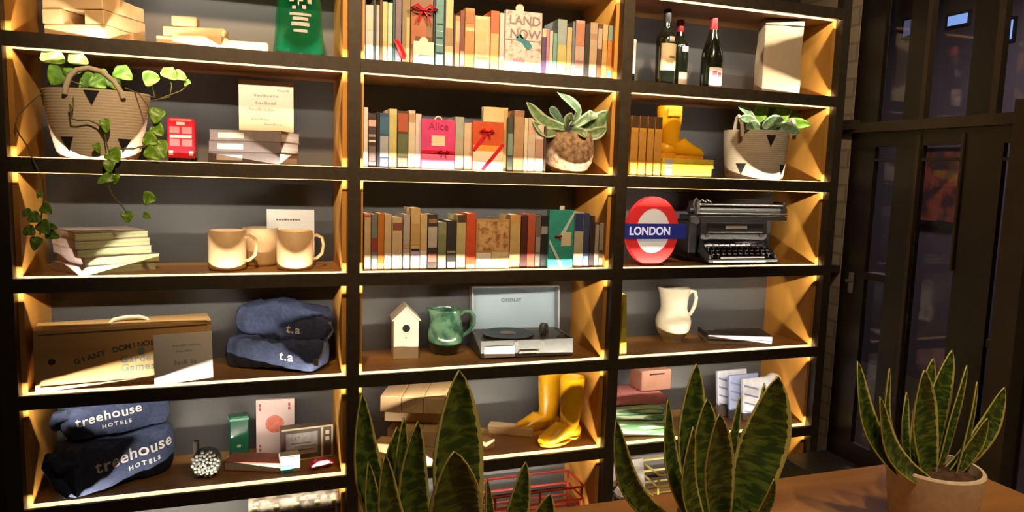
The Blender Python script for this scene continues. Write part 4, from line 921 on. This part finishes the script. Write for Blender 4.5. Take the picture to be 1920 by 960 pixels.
MB().lathe([(0, hb2-.008), (.098, hb2-.008), (.100, hb2-.004), (.100, hb2+.002), (0, hb2+.002)], 48, T(.135, .108, 0)).build('platter', mat('dull_platter', (.08, .08, .08), .35), t, smooth=True)
MB().lathe([(0, hb2+.0025), (.104, hb2+.0025), (.104, hb2+.0045), (0, hb2+.0045)], 48, T(.135, .108, 0)).build('record', mat('vinyl', (.012, .012, .012), .3, coat=.4), t)
MB().lathe([(0, hb2+.0047), (.033, hb2+.0047), (.033, hb2+.0052), (0, hb2+.0052)], 32, T(.135, .108, 0)).build('record_label', mat('record_label', (.25, .22, .2), .5), t)
MB().lathe([(0, hb2-.010), (.020, hb2-.010), (.020, hb2+.018), (.014, hb2+.030), (0, hb2+.030)], 20, T(w-.075, .15, 0)).build('arm_base', BLACK, t, smooth=True)
MB().tube([(w-.075, .165, hb2+.024), (w-.072, .12, hb2+.026), (w-.085, .07, hb2+.016), (w-.11, .045, hb2+.010)], .0045, 8).build('tonearm', mat('arm_black', (.02, .02, .02), .3), t, smooth=True)
MB().box(w-.124, w-.104, .028, .050, hb2+.006, hb2+.016, bev=.002).build('cartridge', BLACK, t)
for x in (w-.045, w-.028): MB().lathe([(0, hb2-.010), (.007, hb2-.010), (.006, hb2+.004), (0, hb2+.004)], 14, T(x, .05, 0)).build('knob', STEEL, t, smooth=True)
hl = .178
L_ = thing('lid', None, None); L_.parent = t; L_.location = (0, dp-.003, hb2); L_.rotation_euler = (-.10, 0, 0)
MB().box(0, w, 0, .006, 0, hl).box(0, .006, -.045, .002, 0, hl).box(w-.006, w, -.045, .002, 0, hl).box(0, w, -.045, .002, hl-.006, hl).build('lid_shell', mat('lid_edge', (.50, .53, .54), .5), L_)
MB().box(.007, w-.007, -.002, .001, .002, hl-.007).build('lining', CASEI, L_)
text('CROSLEY', mat('grey_logo', (.16, .19, .21), .5), L_, .019, (w*.47, -.0025, hl*.66), name='logo', bold=.0005, spacing=1.15)
MB().box(.012, w*.36, -.0035, -.0005, .006, .050, bev=.001).build('instruction_card', mat('card_white', (.74, .74, .72), .5), t)
MB().box(w*.40, w*.62, -.010, -.001, .020, .030, bev=.003).box(w*.40, w*.43, -.006, .001, .018, .032).box(w*.59, w*.62, -.006, .001, .018, .032).build('carry_handle', mat('handle_grey', (.20, .19, .17), .5), t)
for x in (w*.37, w*.66): MB().box(x-.008, x+.008, -.003, .001, hb2-.022, hb2-.004, bev=.001).build('latch', STEEL, t)
# ---------------------------------------------------------------- fifth middle shelf: block pile, boots, loose blocks
pz = ze; c0 = Vector((.285, .175, 0)); aa = -.42
for lay in range(4):
    for k in (-1, 0, 1):
        if (lay, k) in ((0, 0), (1, 1), (2, -1)): continue
        a = aa+(PI/2 if lay % 2 else 0)+(lay-1.5)*.03; off = Matrix.Rotation(a, 3, 'Z') @ Vector(((lay-1.5)*.006, k*.080, 0))
        block((c0.x+off.x, c0.y+off.y, pz+lay*.0605), a, 'large pale block, %s one of the %s layer in the stack behind the tallest plant' % (('nearest', 'middle', 'farthest')[k+1], ('lowest', 'second', 'third', 'topmost')[lay]), 'big blocks stacked on the fifth middle shelf', L=.24, w=.078, h=.06)
for i, (px, py, Y, rz, L2) in enumerate(((880, 812, .14, 2.1, .21), (905, 830, .115, 2.15, .20), (950, 812, .17, 2.62, .19))):
    p = at_z(px, py, ze+.02)
    block((p.x+(0, -.03, .035)[i], p.y+(.05, .06, .045)[i], ze), rz, ('pale birch block lying flat left of the yellow boots, hidden partly by the tall leaf', 'pale birch block pointing forward at the front edge, left of the yellow boots', 'pale birch block nearest the toe of the yellow boots')[i], 'loose blocks on the fifth middle shelf', L=L2, w=.055, h=.035)
YEL = mat('yellow_rubber', (.80, .40, .005), .32, var=.12, vscale=8, coat=.3); SOLE = mat('yellow_sole', (.62, .28, .003), .6)
def boot(loc, rz, h, label, grp='yellow rubber boots', s=1.0):
    """toe towards local +x, skinned from cross-sections"""
    t = thing('rubber_boot', label, 'boot', loc, rz, grp)
    mb = MB(); n = 24; rings = []
    secs = [(0, 0, .034, .036, .0), ]
    def ring(cx, cz, ax, ay, tilt):
        return [mb.bm.verts.new((cx+ax*math.cos(2*PI*k/n)*math.cos(tilt), ay*math.sin(2*PI*k/n), cz+ax*math.cos(2*PI*k/n)*math.sin(tilt))) for k in range(n)]
    S_ = [(.0, h, .052, .048, 0), (.0, h-.012, .053, .049, 0), (.001, h*.75, .051, .047, 0), (.003, h*.5, .045, .042, 0), (.004, h*.36, .041, .038, .0), (.008, h*.28, .042, .037, .12), (.018, .062, .050, .037, .45), (.040, .050, .050, .037, .85), (.075, .040, .037, .040, 1.15), (.110, .030, .029, .040, 1.35), (.138, .026, .022, .034, 1.5), (.155, .022, .012, .020, 1.57)]
    rings = [ring(*[v*s if i < 4 else v for i, v in enumerate(q)]) for q in S_]
    inner = ring(0, (h-.02)*s, .047*s, .043*s, 0); inner2 = ring(0, h*.5*s, .040*s, .036*s, 0)
    allr = [inner2, inner]+rings
    for a, b in zip(allr, allr[1:]):
        for k in range(n): mb.bm.faces.new((a[k], a[(k+1) % n], b[(k+1) % n], b[k]))
    mb.bm.faces.new(rings[-1]); mb.bm.faces.new(inner2)
    mb.ball((-.006*s, 0, .040*s), (.043*s, .037*s, .034*s), 10)
    mb.build('boot_upper', YEL, t, smooth=True)
    out = []
    for k in range(28):
        a = 2*PI*k/28; x = .055+.106*math.cos(a); wd = .036 if x < .03 else .042
        out.append(((x)*s, wd*s*math.sin(a)*(1-.12*(abs(x-.02) < .03))))
    MB().prism(out, 0, .014*s, axis='z', bev=.003).build('sole', SOLE, t)
    MB().prism([(u*.42-.028*s, v*.95) for u, v in out], 0, .022*s, axis='z').build('heel', SOLE, t)
    MB().box(-.030*s, .030*s, -.0515*s, -.0455*s, (h-.045)*s, (h-.012)*s, bev=.003).build('brand_patch', SOLE, t)
    return t
p = at_y(1032, 790, .225); boot((p.x, .240, ze), PI+.06, .268, 'tall yellow rubber boot standing behind its pair, fifth middle shelf, toe to the left')
p = at_y(1072, 810, .125); boot((p.x-.010, .118, ze), PI+.32, .262, 'tall yellow rubber boot standing in front, fifth middle shelf, toe pointing left')
# ---------------------------------------------------------------- wire racks on the bottom shelf
def rack(name, label, loc, w, d, h, m, rz=0, bars=(0, .45, 1), r=.005):
    t = thing(name, label, 'wire rack', loc, rz)
    for i, u in enumerate(bars):
        z = r+(h-2*r)*u; q = .012; P = []
        for cx, cy, a0 in ((w-q, q, -90), (w-q, d-q, 0), (q, d-q, 90), (q, q, 180)):
            for k in range(5):
                a = D_(a0+90*k/4); P.append((cx+q*math.cos(a), cy+q*math.sin(a), z))
        MB().tube(P, r, 8, closed=True).build('wire_hoop', m, t, smooth=True)
    for x, y in ((.004, .004+.01), (w-.004, .014), (w-.004, d-.014), (.004, d-.014), (w*.33, 0), (w*.66, 0), (w*.33, d), (w*.66, d)):
        MB().tube([(x, y, 0.0), (x, y, h)], r*.9, 6).build('upright_wire', m, t, smooth=True)
    return t
RW_ = mat('red_wire', (.42, .035, .02), .4); YW = mat('yellow_wire', (.62, .50, .12), .4)
rack('wire_rack', 'dull red wire rack on the bottom middle shelf behind the tall snake plant', (.40, .10, zf), .575, .17, .165, RW_, bars=(0, .30, .65, 1))
rack('wire_rack', 'yellow wire rack on the bottom right shelf behind the middle snake plant', (1.325, .09, zf), .655, .17, .175, YW, bars=(0, .35, .68, 1))
t = thing('printed_board', 'grey printed flat box leaning at the left of the bottom right shelf', 'box', (1.09, .16, zf+.0085), rx=-.25)
MB().box(0, .22, 0, .03, 0, .20, bev=.002).build('box', mat('grey_printed', (.42, .39, .36), .6, col2=(.22, .18, .15), vscale=14, contrast=(.4, .6)), t)
MB().prism([(.08, .09), (.15, .16), (.17, .08), (.13, .04)], -.001, .0015).build('pale_print', mat('pale_print_grey', (.60, .56, .50), .6), t)
b = MB(); rnd = random.Random(3)
for k in range(5): b.tube([((.062-.004*k)*math.cos(a), .01*math.sin(a*3+k), .125+(.055-.004*k)*math.sin(a)+.004*k) for a in [2*PI*j/24 for j in range(24)]], .0055, 6, closed=True)
t = thing('coiled_cable', 'black and grey coiled cable standing at the left of the bottom right shelf', 'cable', (1.142, .075, zf))
b.build('coil', mat('speckled_cable', (.40, .40, .38), .4, col2=(.02, .02, .02), vscale=60, contrast=(.48, .52)), t, smooth=True); MB().lathe([(0, 0), (.045, 0), (.03, .07), (0, .07)], 20).build('stand', BLACK, t)
# ---------------------------------------------------------------- top right shelf: bottles and paper bag
BOT = mat('dark_bottle', (.010, .014, .008), .12, coat=.5, spec=.7); LBW = mat('cream_label', (.68, .60, .40), .6); LBW2 = mat('white_label', (.78, .75, .72), .6); REDC = mat('red_capsule', (.42, .03, .03), .35)
def curved(t, r, a0, a1, z0, z1, m, name):
    mb = MB(); n = 10; A = [mb.bm.verts.new((r*math.sin(a0+(a1-a0)*k/n), -r*math.cos(a0+(a1-a0)*k/n), z0)) for k in range(n+1)]; B = [mb.bm.verts.new((v.co.x, v.co.y, z1)) for v in A]
    for k in range(n): mb.bm.faces.new((A[k], A[k+1], B[k+1], B[k]))
    return mb.build(name, m, t, smooth=True, solid=.0006)
def bottle(px, Y, h, r, label, capm, lab, shape, extra=()):
    x = at_y(px, 140, Y).x; t = thing('wine_bottle', label, 'bottle', (x, Y, za), group='dark wine bottles on the top right shelf')
    if shape == 'b': pf = [(0, .006), (r*.7, .0), (r, .006), (r, h*.60), (r*.92, h*.665), (r*.5, h*.73), (.0145, h*.78), (.0140, h*.97), (.0155, h*.975), (.0155, h), (0, h)]
    else: pf = [(0, .006), (r*.7, .0), (r, .006), (r, h*.42), (r*.93, h*.52), (r*.6, h*.68), (.018, h*.80), (.0145, h*.86), (.0140, h*.97), (.0155, h*.975), (.0155, h), (0, h)]
    MB().lathe(pf, 32).build('glass_body', BOT, t, smooth=True)
    MB().lathe([(.0158, h*.83), (.0162, h*.84), (.0165, h*.99), (.0160, h+.001), (0, h+.001)], 24).build('capsule', capm, t, smooth=True)
    for a0, a1, z0, z1, m in lab: curved(t, r+.0006, a0, a1, z0*h, z1*h, m, 'label')
    for a0, a1, z0, z1, m, rr in extra: curved(t, rr, a0, a1, z0*h, z1*h, m, 'label_mark')
    return t
GOLD = mat('gold_ink', (.30, .20, .06), .5); PINKI = mat('pink_ink2', (.60, .10, .14), .5)
bottle(1246, .125, .300, .040, 'tall dark wine bottle with a large cream label, left of the clear pair', mat('black_capsule', (.02, .018, .016), .4), ((-1.0, 1.0, .20, .55, LBW), (-.2, .4, .57, .64, LBW2)), 'b', ((-.15, .55, .36, .39, GOLD, .0412),))
bottle(1271, .205, .285, .038, 'dark wine bottle with a red capsule standing behind the cream labelled bottle', REDC, ((-.5, .9, .02, .25, LBW2), (-.2, .8, .54, .62, LBW2)), 'b')
bottle(1333, .125, .290, .045, 'sloping shouldered wine bottle with red capsule and white label with pink roses', REDC, ((-.75, .7, .03, .30, LBW2),), 's', ((-.45, -.05, .19, .25, PINKI, .0462), (.05, .45, .17, .23, PINKI, .0462), (-.3, .3, .08, .11, mat('pale_teal', (.5, .65, .62), .5), .0462)))
bottle(1172, .165, .285, .038, 'wine bottle mostly hidden behind the black upright, only its white label edge showing', REDC, ((.1, 1.5, .15, .62, LBW2),), 'b')
p0 = at_y(1424, 165, .12); p1 = at_y(1505, 165, .05)
t = thing('paper_bag', 'tall cream paper bag at the right of the top right shelf', 'bag', (p0.x, .105, za), -.26)
KR = mat('cream_paper', (.60, .47, .30), .75, var=.06, vscale=10, bump=.12); w = p1.x-p0.x
b = MB(); b.box(0, w, 0, .095, 0, .303); 
for v in b.bm.verts:
    if v.co.z > .1: v.co.y = .040+(v.co.y-.0475)*.75; 
bmesh.ops.subdivide_edges(b.bm, edges=b.bm.edges[:], cuts=6, use_grid_fill=True)
for v in b.bm.verts: v.co.y += .0025*math.sin(v.co.x*60+v.co.z*23)*(v.co.z/.3); v.co.x += .002*math.sin(v.co.z*31)
b.build('paper_body', KR, t)
b = MB().box(-.001, w+.001, -.002, .005, .285, .3035); b.build('folded_top', KR, t)
MB().box(w*.3, w*.7, .0065, .0075, .10, .12, T(0, 0, 0)).build('faint_stamp', mat('stamp', (.58, .48, .40), .7), t)
# ---------------------------------------------------------------- second right shelf: orange books, boot, yellow boxes
ORG = (.72, .36, .03)
names = ('leftmost', 'second from left', 'third from left', 'rightmost')
for i, (a, b_) in enumerate(((1181, 1195), (1196.5, 1210), (1212, 1224), (1225.5, 1239))):
    xa = at_y(a, 325, .05).x; xb = at_y(b_, 325, .05).x
    book(xa, xb, .232, ORG, zb, 'amber spined book with dark brown head, %s of four, second right shelf' % names[i], 'amber books on the second right shelf', yf=.055, bands=((.80, 1.0, (.09, .045, .03)), (.25, .75, (.60, .30, .06)), (.0, .22, (.80, .62, .10))))  # lowest yellow band paints the strip light on the spine foot
YB_ = (.80, .60, .04)
p = at_y(1241, 300, .06)
for i in range(2):
    t = thing('yellow_box', ('lower', 'upper')[i]+' of two flat bright yellow boxes carrying the small yellow boot', 'box', (p.x, .055, zb+i*.0363), group='yellow boxes under the small boot')
    MB().box(0, .232+(.008*i), 0, .13, 0, .036, bev=.0015).build('box', cmat(YB_), t)
    MB().box(0, .232+(.008*i), -.0006, .001, .0165, .0185).build('lid_seam', mat('seam', (.40, .28, .03), .6), t)
    MB().box(.012, .045, -.001, .001, .004, .032).build('grey_sticker', mat('grey_sticker', (.48, .46, .46), .5), t)
p = at_y(1258, 280, .12); boot((p.x-.012, .125, zb+.0730), -.12, .214, 'small yellow rubber boot standing on two yellow boxes, toe to the right', s=.98)
# ---------------------------------------------------------------- roundel sign, third right shelf
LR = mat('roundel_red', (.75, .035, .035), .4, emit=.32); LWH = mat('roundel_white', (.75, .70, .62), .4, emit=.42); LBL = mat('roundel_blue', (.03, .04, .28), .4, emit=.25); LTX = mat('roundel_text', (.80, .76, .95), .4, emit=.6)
pA = at_y(1221, 487, .075)
t = thing('roundel_sign', 'red ring sign with a blue bar reading LONDON, third right shelf', 'sign', (pA.x, .070, zc), .0)
RO = .139; RI = .092; RX = .84
X_ = Matrix.Rotation(PI/2, 4, 'X')
def disc(r0, r1, y0, y1, name, m):
    pf = [(r0, -y1), (r1, -y1), (r1, -y0), (r0, -y0)] if r0 > 0 else [(0, -y1), (r1, -y1), (r1, -y0), (0, -y0)]
    return MB().lathe(pf, 64, T(0, 0, RO) @ Matrix.Diagonal((RX, 1, 1, 1)) @ X_, closed=r0 > 0).build(name, m, t)
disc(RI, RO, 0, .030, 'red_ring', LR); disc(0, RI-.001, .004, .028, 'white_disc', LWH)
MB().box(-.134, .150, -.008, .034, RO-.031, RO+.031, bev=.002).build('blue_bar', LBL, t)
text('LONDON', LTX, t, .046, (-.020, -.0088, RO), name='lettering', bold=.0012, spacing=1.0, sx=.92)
MB().box(-.05, .05, -.01, .04, 0, .004).build('foot', BLACK, t)
# ---------------------------------------------------------------- typewriter
TB = mat('typewriter_black', (.018, .017, .016), .35, coat=.15); CH = mat('worn_chrome', (.46, .42, .38), .28, metal=.9, var=.3, vscale=60); KEY = mat('key_grey', (.12, .11, .10), .5)
xa = at_y(1322, 480, .10).x; xb = at_y(1450, 480, .09).x; w = xb-xa
t = thing('typewriter', 'old black typewriter with a chrome platen and rows of round keys, third right shelf', 'typewriter', (xa, .070, zc), .0)
MB().box(-.005, w+.005, -.006, .235, .0, .022, bev=.004).build('base_frame', TB, t)
MB().prism([(.09, .02), (.235, .02), (.235, .175), (.075, .185), (.068, .12)], 0, w, axis='x', bev=.004).build('body_housing', TB, t)
for x in (0, w-.010): MB().prism([(0, .02), (.10, .02), (.09, .125), (.035, .052), (0, .040)], x, x+.010, axis='x', bev=.002).build('side_wall', TB, t)
MB().box(.03, w-.03, .061, .070, .128, .172, bev=.003).build('paper_table', mat('gloss_panel', (.03, .028, .026), .2), t)
MB().box(w*.34, w*.66, .0595, .062, .146, .158).build('gilt_nameplate', mat('gilt', (.52, .46, .36), .4), t)
for r in range(4):
    for k in range(11):
        x = .022+k*(w-.044)/10.5+(r % 2)*.006; y = .008+r*.0165; z = .040+r*.013
        kk = MB().lathe([(0, 0), (.0062, 0), (.0066, .002), (.0055, .0035), (0, .0035)], 12, T(x, y, z)); kk.lathe([(0, -.016), (.0012, -.016), (.0012, 0), (0, 0)], 6, T(x, y, z)); kk.build('key', KEY, t, smooth=True)
MB().box(.05, w-.07, -.010, -.003, .026, .033, bev=.002).build('space_bar', CH, t)
MB().box(.018, w-.06, -.0068, -.004, .006, .014).build('base_lettering', mat('worn_white', (.55, .52, .46), .5), t)
for x in (.03, w-.035): MB().lathe([(0, 0), (.009, 0), (.009, .004), (0, .004)], 16, T(x, .0675, .115) @ X_).build('side_button', CH, t)
# carriage
MB().box(-.048, w+.115, .085, .170, .180, .200, bev=.003).build('carriage_rail', TB, t)
MB().lathe([(0, 0), (.017, 0), (.017, w+.12), (0, w+.12)], 24, T(-.02, .115, .222) @ Matrix.Rotation(PI/2, 4, 'Y')).build('platen', mat('platen_rubber', (.10, .095, .09), .35), t, smooth=True)
MB().lathe([(0, 0), (.006, 0), (.006, w+.10), (0, w+.10)], 14, T(-.01, .092, .246) @ Matrix.Rotation(PI/2, 4, 'Y')).build('paper_bail', CH, t, smooth=True)
MB().lathe([(0, 0), (.005, 0), (.005, w+.13), (0, w+.13)], 14, T(-.02, .082, .208) @ Matrix.Rotation(PI/2, 4, 'Y')).build('front_rod', CH, t, smooth=True)
for x in (-.036, w+.110): MB().lathe([(0, 0), (.013, 0), (.017, .004), (.017, .018), (.013, .022), (0, .022)], 20, T(x-.005, .115, .222) @ Matrix.Rotation(PI/2, 4, 'Y')).build('platen_knob', TB, t, smooth=True)
for x in (-.012, w+.092): MB().box(x-.004, x+.012, .085, .155, .196, .262, bev=.004).build('carriage_end', CH if x < 0 else TB, t)
MB().tube([(-.01, .085, .262), (-.03, .075, .272), (-.05, .06, .262), (-.062, .045, .24)], .004, 8).build('return_lever', CH, t, smooth=True)
for k in range(5): MB().lathe([(0, 0), (.007, 0), (.007, .006), (0, .006)], 12, T(.004+k*.013, .10, .255+(k % 2)*.006) @ Matrix.Rotation(.5, 4, 'Y')).build('tab_screw', CH, t)
MB().box(-.046, -.006, .09, .20, .02, .178, bev=.004).build('side_spool_cover', TB, t)
for x, z in ((-.035, .182), (-.015, .176)): MB().lathe([(0, -.006), (.012, -.006), (.014, 0), (.012, .006), (0, .006)], 16, T(x, .085, z) @ X_).build('spool_nut', CH, t)
# ---------------------------------------------------------------- fourth right shelf
xa = at_y(1163, 650, .05).x
t = thing('yellow_folder', 'narrow upright yellow folder half hidden by the black upright, fourth right shelf', 'folder', (xa+.002, .055, zd), 0)
MB().prism([(0, 0), (.030, 0), (.020, .245), (.008, .245)], 0, .16, bev=.001).build('folder_body', mat('lemon_card', (.72, .66, .05), .5), t)
MB().prism([(.001, .11), (.0255, .11), (.0195, .243), (.009, .243)], -.0008, .001).build('shaded_upper_panel', mat('shaded_lemon_card', (.50, .44, .10), .5), t)  # duller yellow paints the shade where the strip light misses
px_ = at_y(1261, 620, .235).x
pitcher('white_pitcher', 'cream ceramic pitcher with a round belly and looped handle, fourth right shelf', 'pitcher', (px_, .235, zd),
    [(0, 0), (.046, 0), (.047, .008), (.052, .018), (.066, .038), (.076, .065), (.078, .09), (.072, .115), (.062, .135), (.058, .150), (.060, .18), (.064, .215), (.066, .238)], mat('cream_ceramic', (.74, .66, .50), .25, coat=.5), .012,
    [(.058, 0, .200), (.078, 0, .222), (.098, 0, .218), (.106, 0, .190), (.100, 0, .155), (.085, 0, .125), (.072, 0, .112)], .0075, rz=-.1)
nb = at_z(1328, 645, zd)
for i, (cc, nm) in enumerate((((.52, .46, .44), 'pale lower'), ((.10, .085, .09), 'dark covered upper'))):
    a = -.34
    t = thing('flat_book', nm+' book of the two lying flat right of the white pitcher', 'book', (nb.x-.004*i, .150-.006*i, zd+i*.0205), a, 'two flat books on the fourth right shelf')
    MB().box(0, .285, 0, .17, 0, .0015).box(0, .285, 0, .17, .0185, .020).box(0, .002, 0, .17, 0, .020).build('cover', cmat(cc), t)
    MB().box(.0022, .282, .002, .168, .0016, .0184).build('pages', mat('pinkish_pages', (.68, .60, .58), .8, var=.15, vscale=4, stretch=(.5, .5, 200)), t)
    if i: MB().box(.02, .06, .10, .125, .0198, .0204).build('silver_mark', CH, t)
# ---------------------------------------------------------------- fifth right shelf
TW1 = mat('striped_green', (.42, .60, .40), .9, bump=.3); nt = TW1.node_tree; wv = nt.nodes.new('ShaderNodeTexWave'); wv.inputs['Scale'].default_value = 26; wv.bands_direction = 'Y'; wv.inputs['Distortion'].default_value = .6
tcn = nt.nodes.new('ShaderNodeTexCoord'); rp = nt.nodes.new('ShaderNodeValToRGB'); rp.color_ramp.elements[0].color = (.12, .30, .14, 1); rp.color_ramp.elements[1].color = (.58, .72, .50, 1); rp.color_ramp.elements[0].position = .35; rp.color_ramp.elements[1].position = .6
nt.links.new(tcn.outputs['Object'], wv.inputs[0]); nt.links.new(wv.outputs[0], rp.inputs[0]); nt.links.new(rp.outputs[0], nt.nodes['Principled BSDF'].inputs['Base Color'])
def towel(name, label, loc, rz, L, D, H, m, n=2, seed=0):
    t = thing(name, label, 'towel', loc, rz, 'folded towels on the fifth right shelf')
    for k in range(n):
        h = H/n; pts = []
        b = MB(); b.box(0, L, 0, D, k*h+.0006, (k+1)*h-.0006, bev=min(h*.4, .01))
        bmesh.ops.subdivide_edges(b.bm, edges=[e for e in b.bm.edges if e.calc_length() > .05], cuts=6, use_grid_fill=True)
        for v in b.bm.verts: v.co.z += .003*math.sin(v.co.x*24+seed+k)*(v.co.z > .004); v.co.y += .004*math.sin(v.co.x*17+k*2)
        b.build('folded_layer', m, t, smooth=True)
    return t
wl = 1.085
towel('folded_towel', 'green striped folded towel, lowest of the towels on the fifth right shelf', (wl+.01, .085, ze), -.16, .245, .20, .060, TW1, 2, 1)
towel('folded_towel', 'green striped folded towel, middle of the towels on the fifth right shelf', (wl+.01, .110, ze+.062), -.22, .225, .18, .055, TW1, 2, 3)
towel('folded_towel', 'dusty rose folded towel under the pink slotted box, fifth right shelf', (wl+.015, .125, ze+.119), -.1, .245, .16, .045, mat('rose_cotton', (.55, .20, .20), .9, var=.2, vscale=30, bump=.3), 1, 5)
pb = at_y(1201, 740, .15)
t = thing('money_box', 'pink box with a dark slot in its top resting on the towels, fifth right shelf', 'box', (pb.x, .145, ze+.1665), .04)
MB().box(0, .148, 0, .10, 0, .090, bev=.006).build('box', mat('salmon_card', (.58, .29, .20), .6, var=.12, vscale=20), t)
MB().box(.038, .112, -.0008, .001, .070, .076).build('slot', mat('slot_dark', (.05, .02, .02), .9), t)
MB().box(.004, .144, -.0004, .001, .062, .0625).build('lid_line', mat('salmon_dark', (.35, .15, .12), .6), t)
for i, (px, dy, hh, cc) in enumerate(((1346, .20, .208, (.60, .60, .70)), (1368, .16, .196, (.30, .34, .52)), (1394, .13, .185, (.62, .62, .66)))):
    q = at_y(px, 790, dy)
    t = thing('brochure', ('white brochure with grey diagonal lines, backmost of three', 'blue and white brochure, middle of three', 'white brochure, frontmost of three')[i]+' behind the middle snake plant', 'brochure', (q.x, dy, ze+.002), .05, 'brochures on the fifth right shelf', rx=-.12)
    MB().box(0, .165, 0, .014, 0, hh, bev=.001).build('pages', cmat(cc), t)
    b = MB()
    for k in range(4): b.prism([(.008, hh*.86-k*.038), (.008, hh*.86-k*.038-.008), (.085, hh*.74-k*.038-.008), (.085, hh*.74-k*.038)], -.0008, .0008)
    b.build('printed_stripes', mat('slate_blue_print', (.16, .19, .34), .6), t)
q = at_y(1447, 745, .20)
t = thing('ceramic_ornament', 'small pale rounded ceramic ornament behind the tip of the widest leaf, fifth right shelf', 'ornament', (q.x, .20, ze))
MB().lathe([(0, 0), (.035, 0), (.04, .02), (.04, .12), (.03, .135), (0, .138)], 24).build('jar_body', mat('pale_pink_ceramic', (.62, .48, .42), .4, var=.15, vscale=20), t, smooth=True)
MB().ball((0, 0, .160), (.036, .036, .028), 12).build('rounded_lid', mat('pale_cream_ceramic', (.70, .58, .50), .4), t, smooth=True)
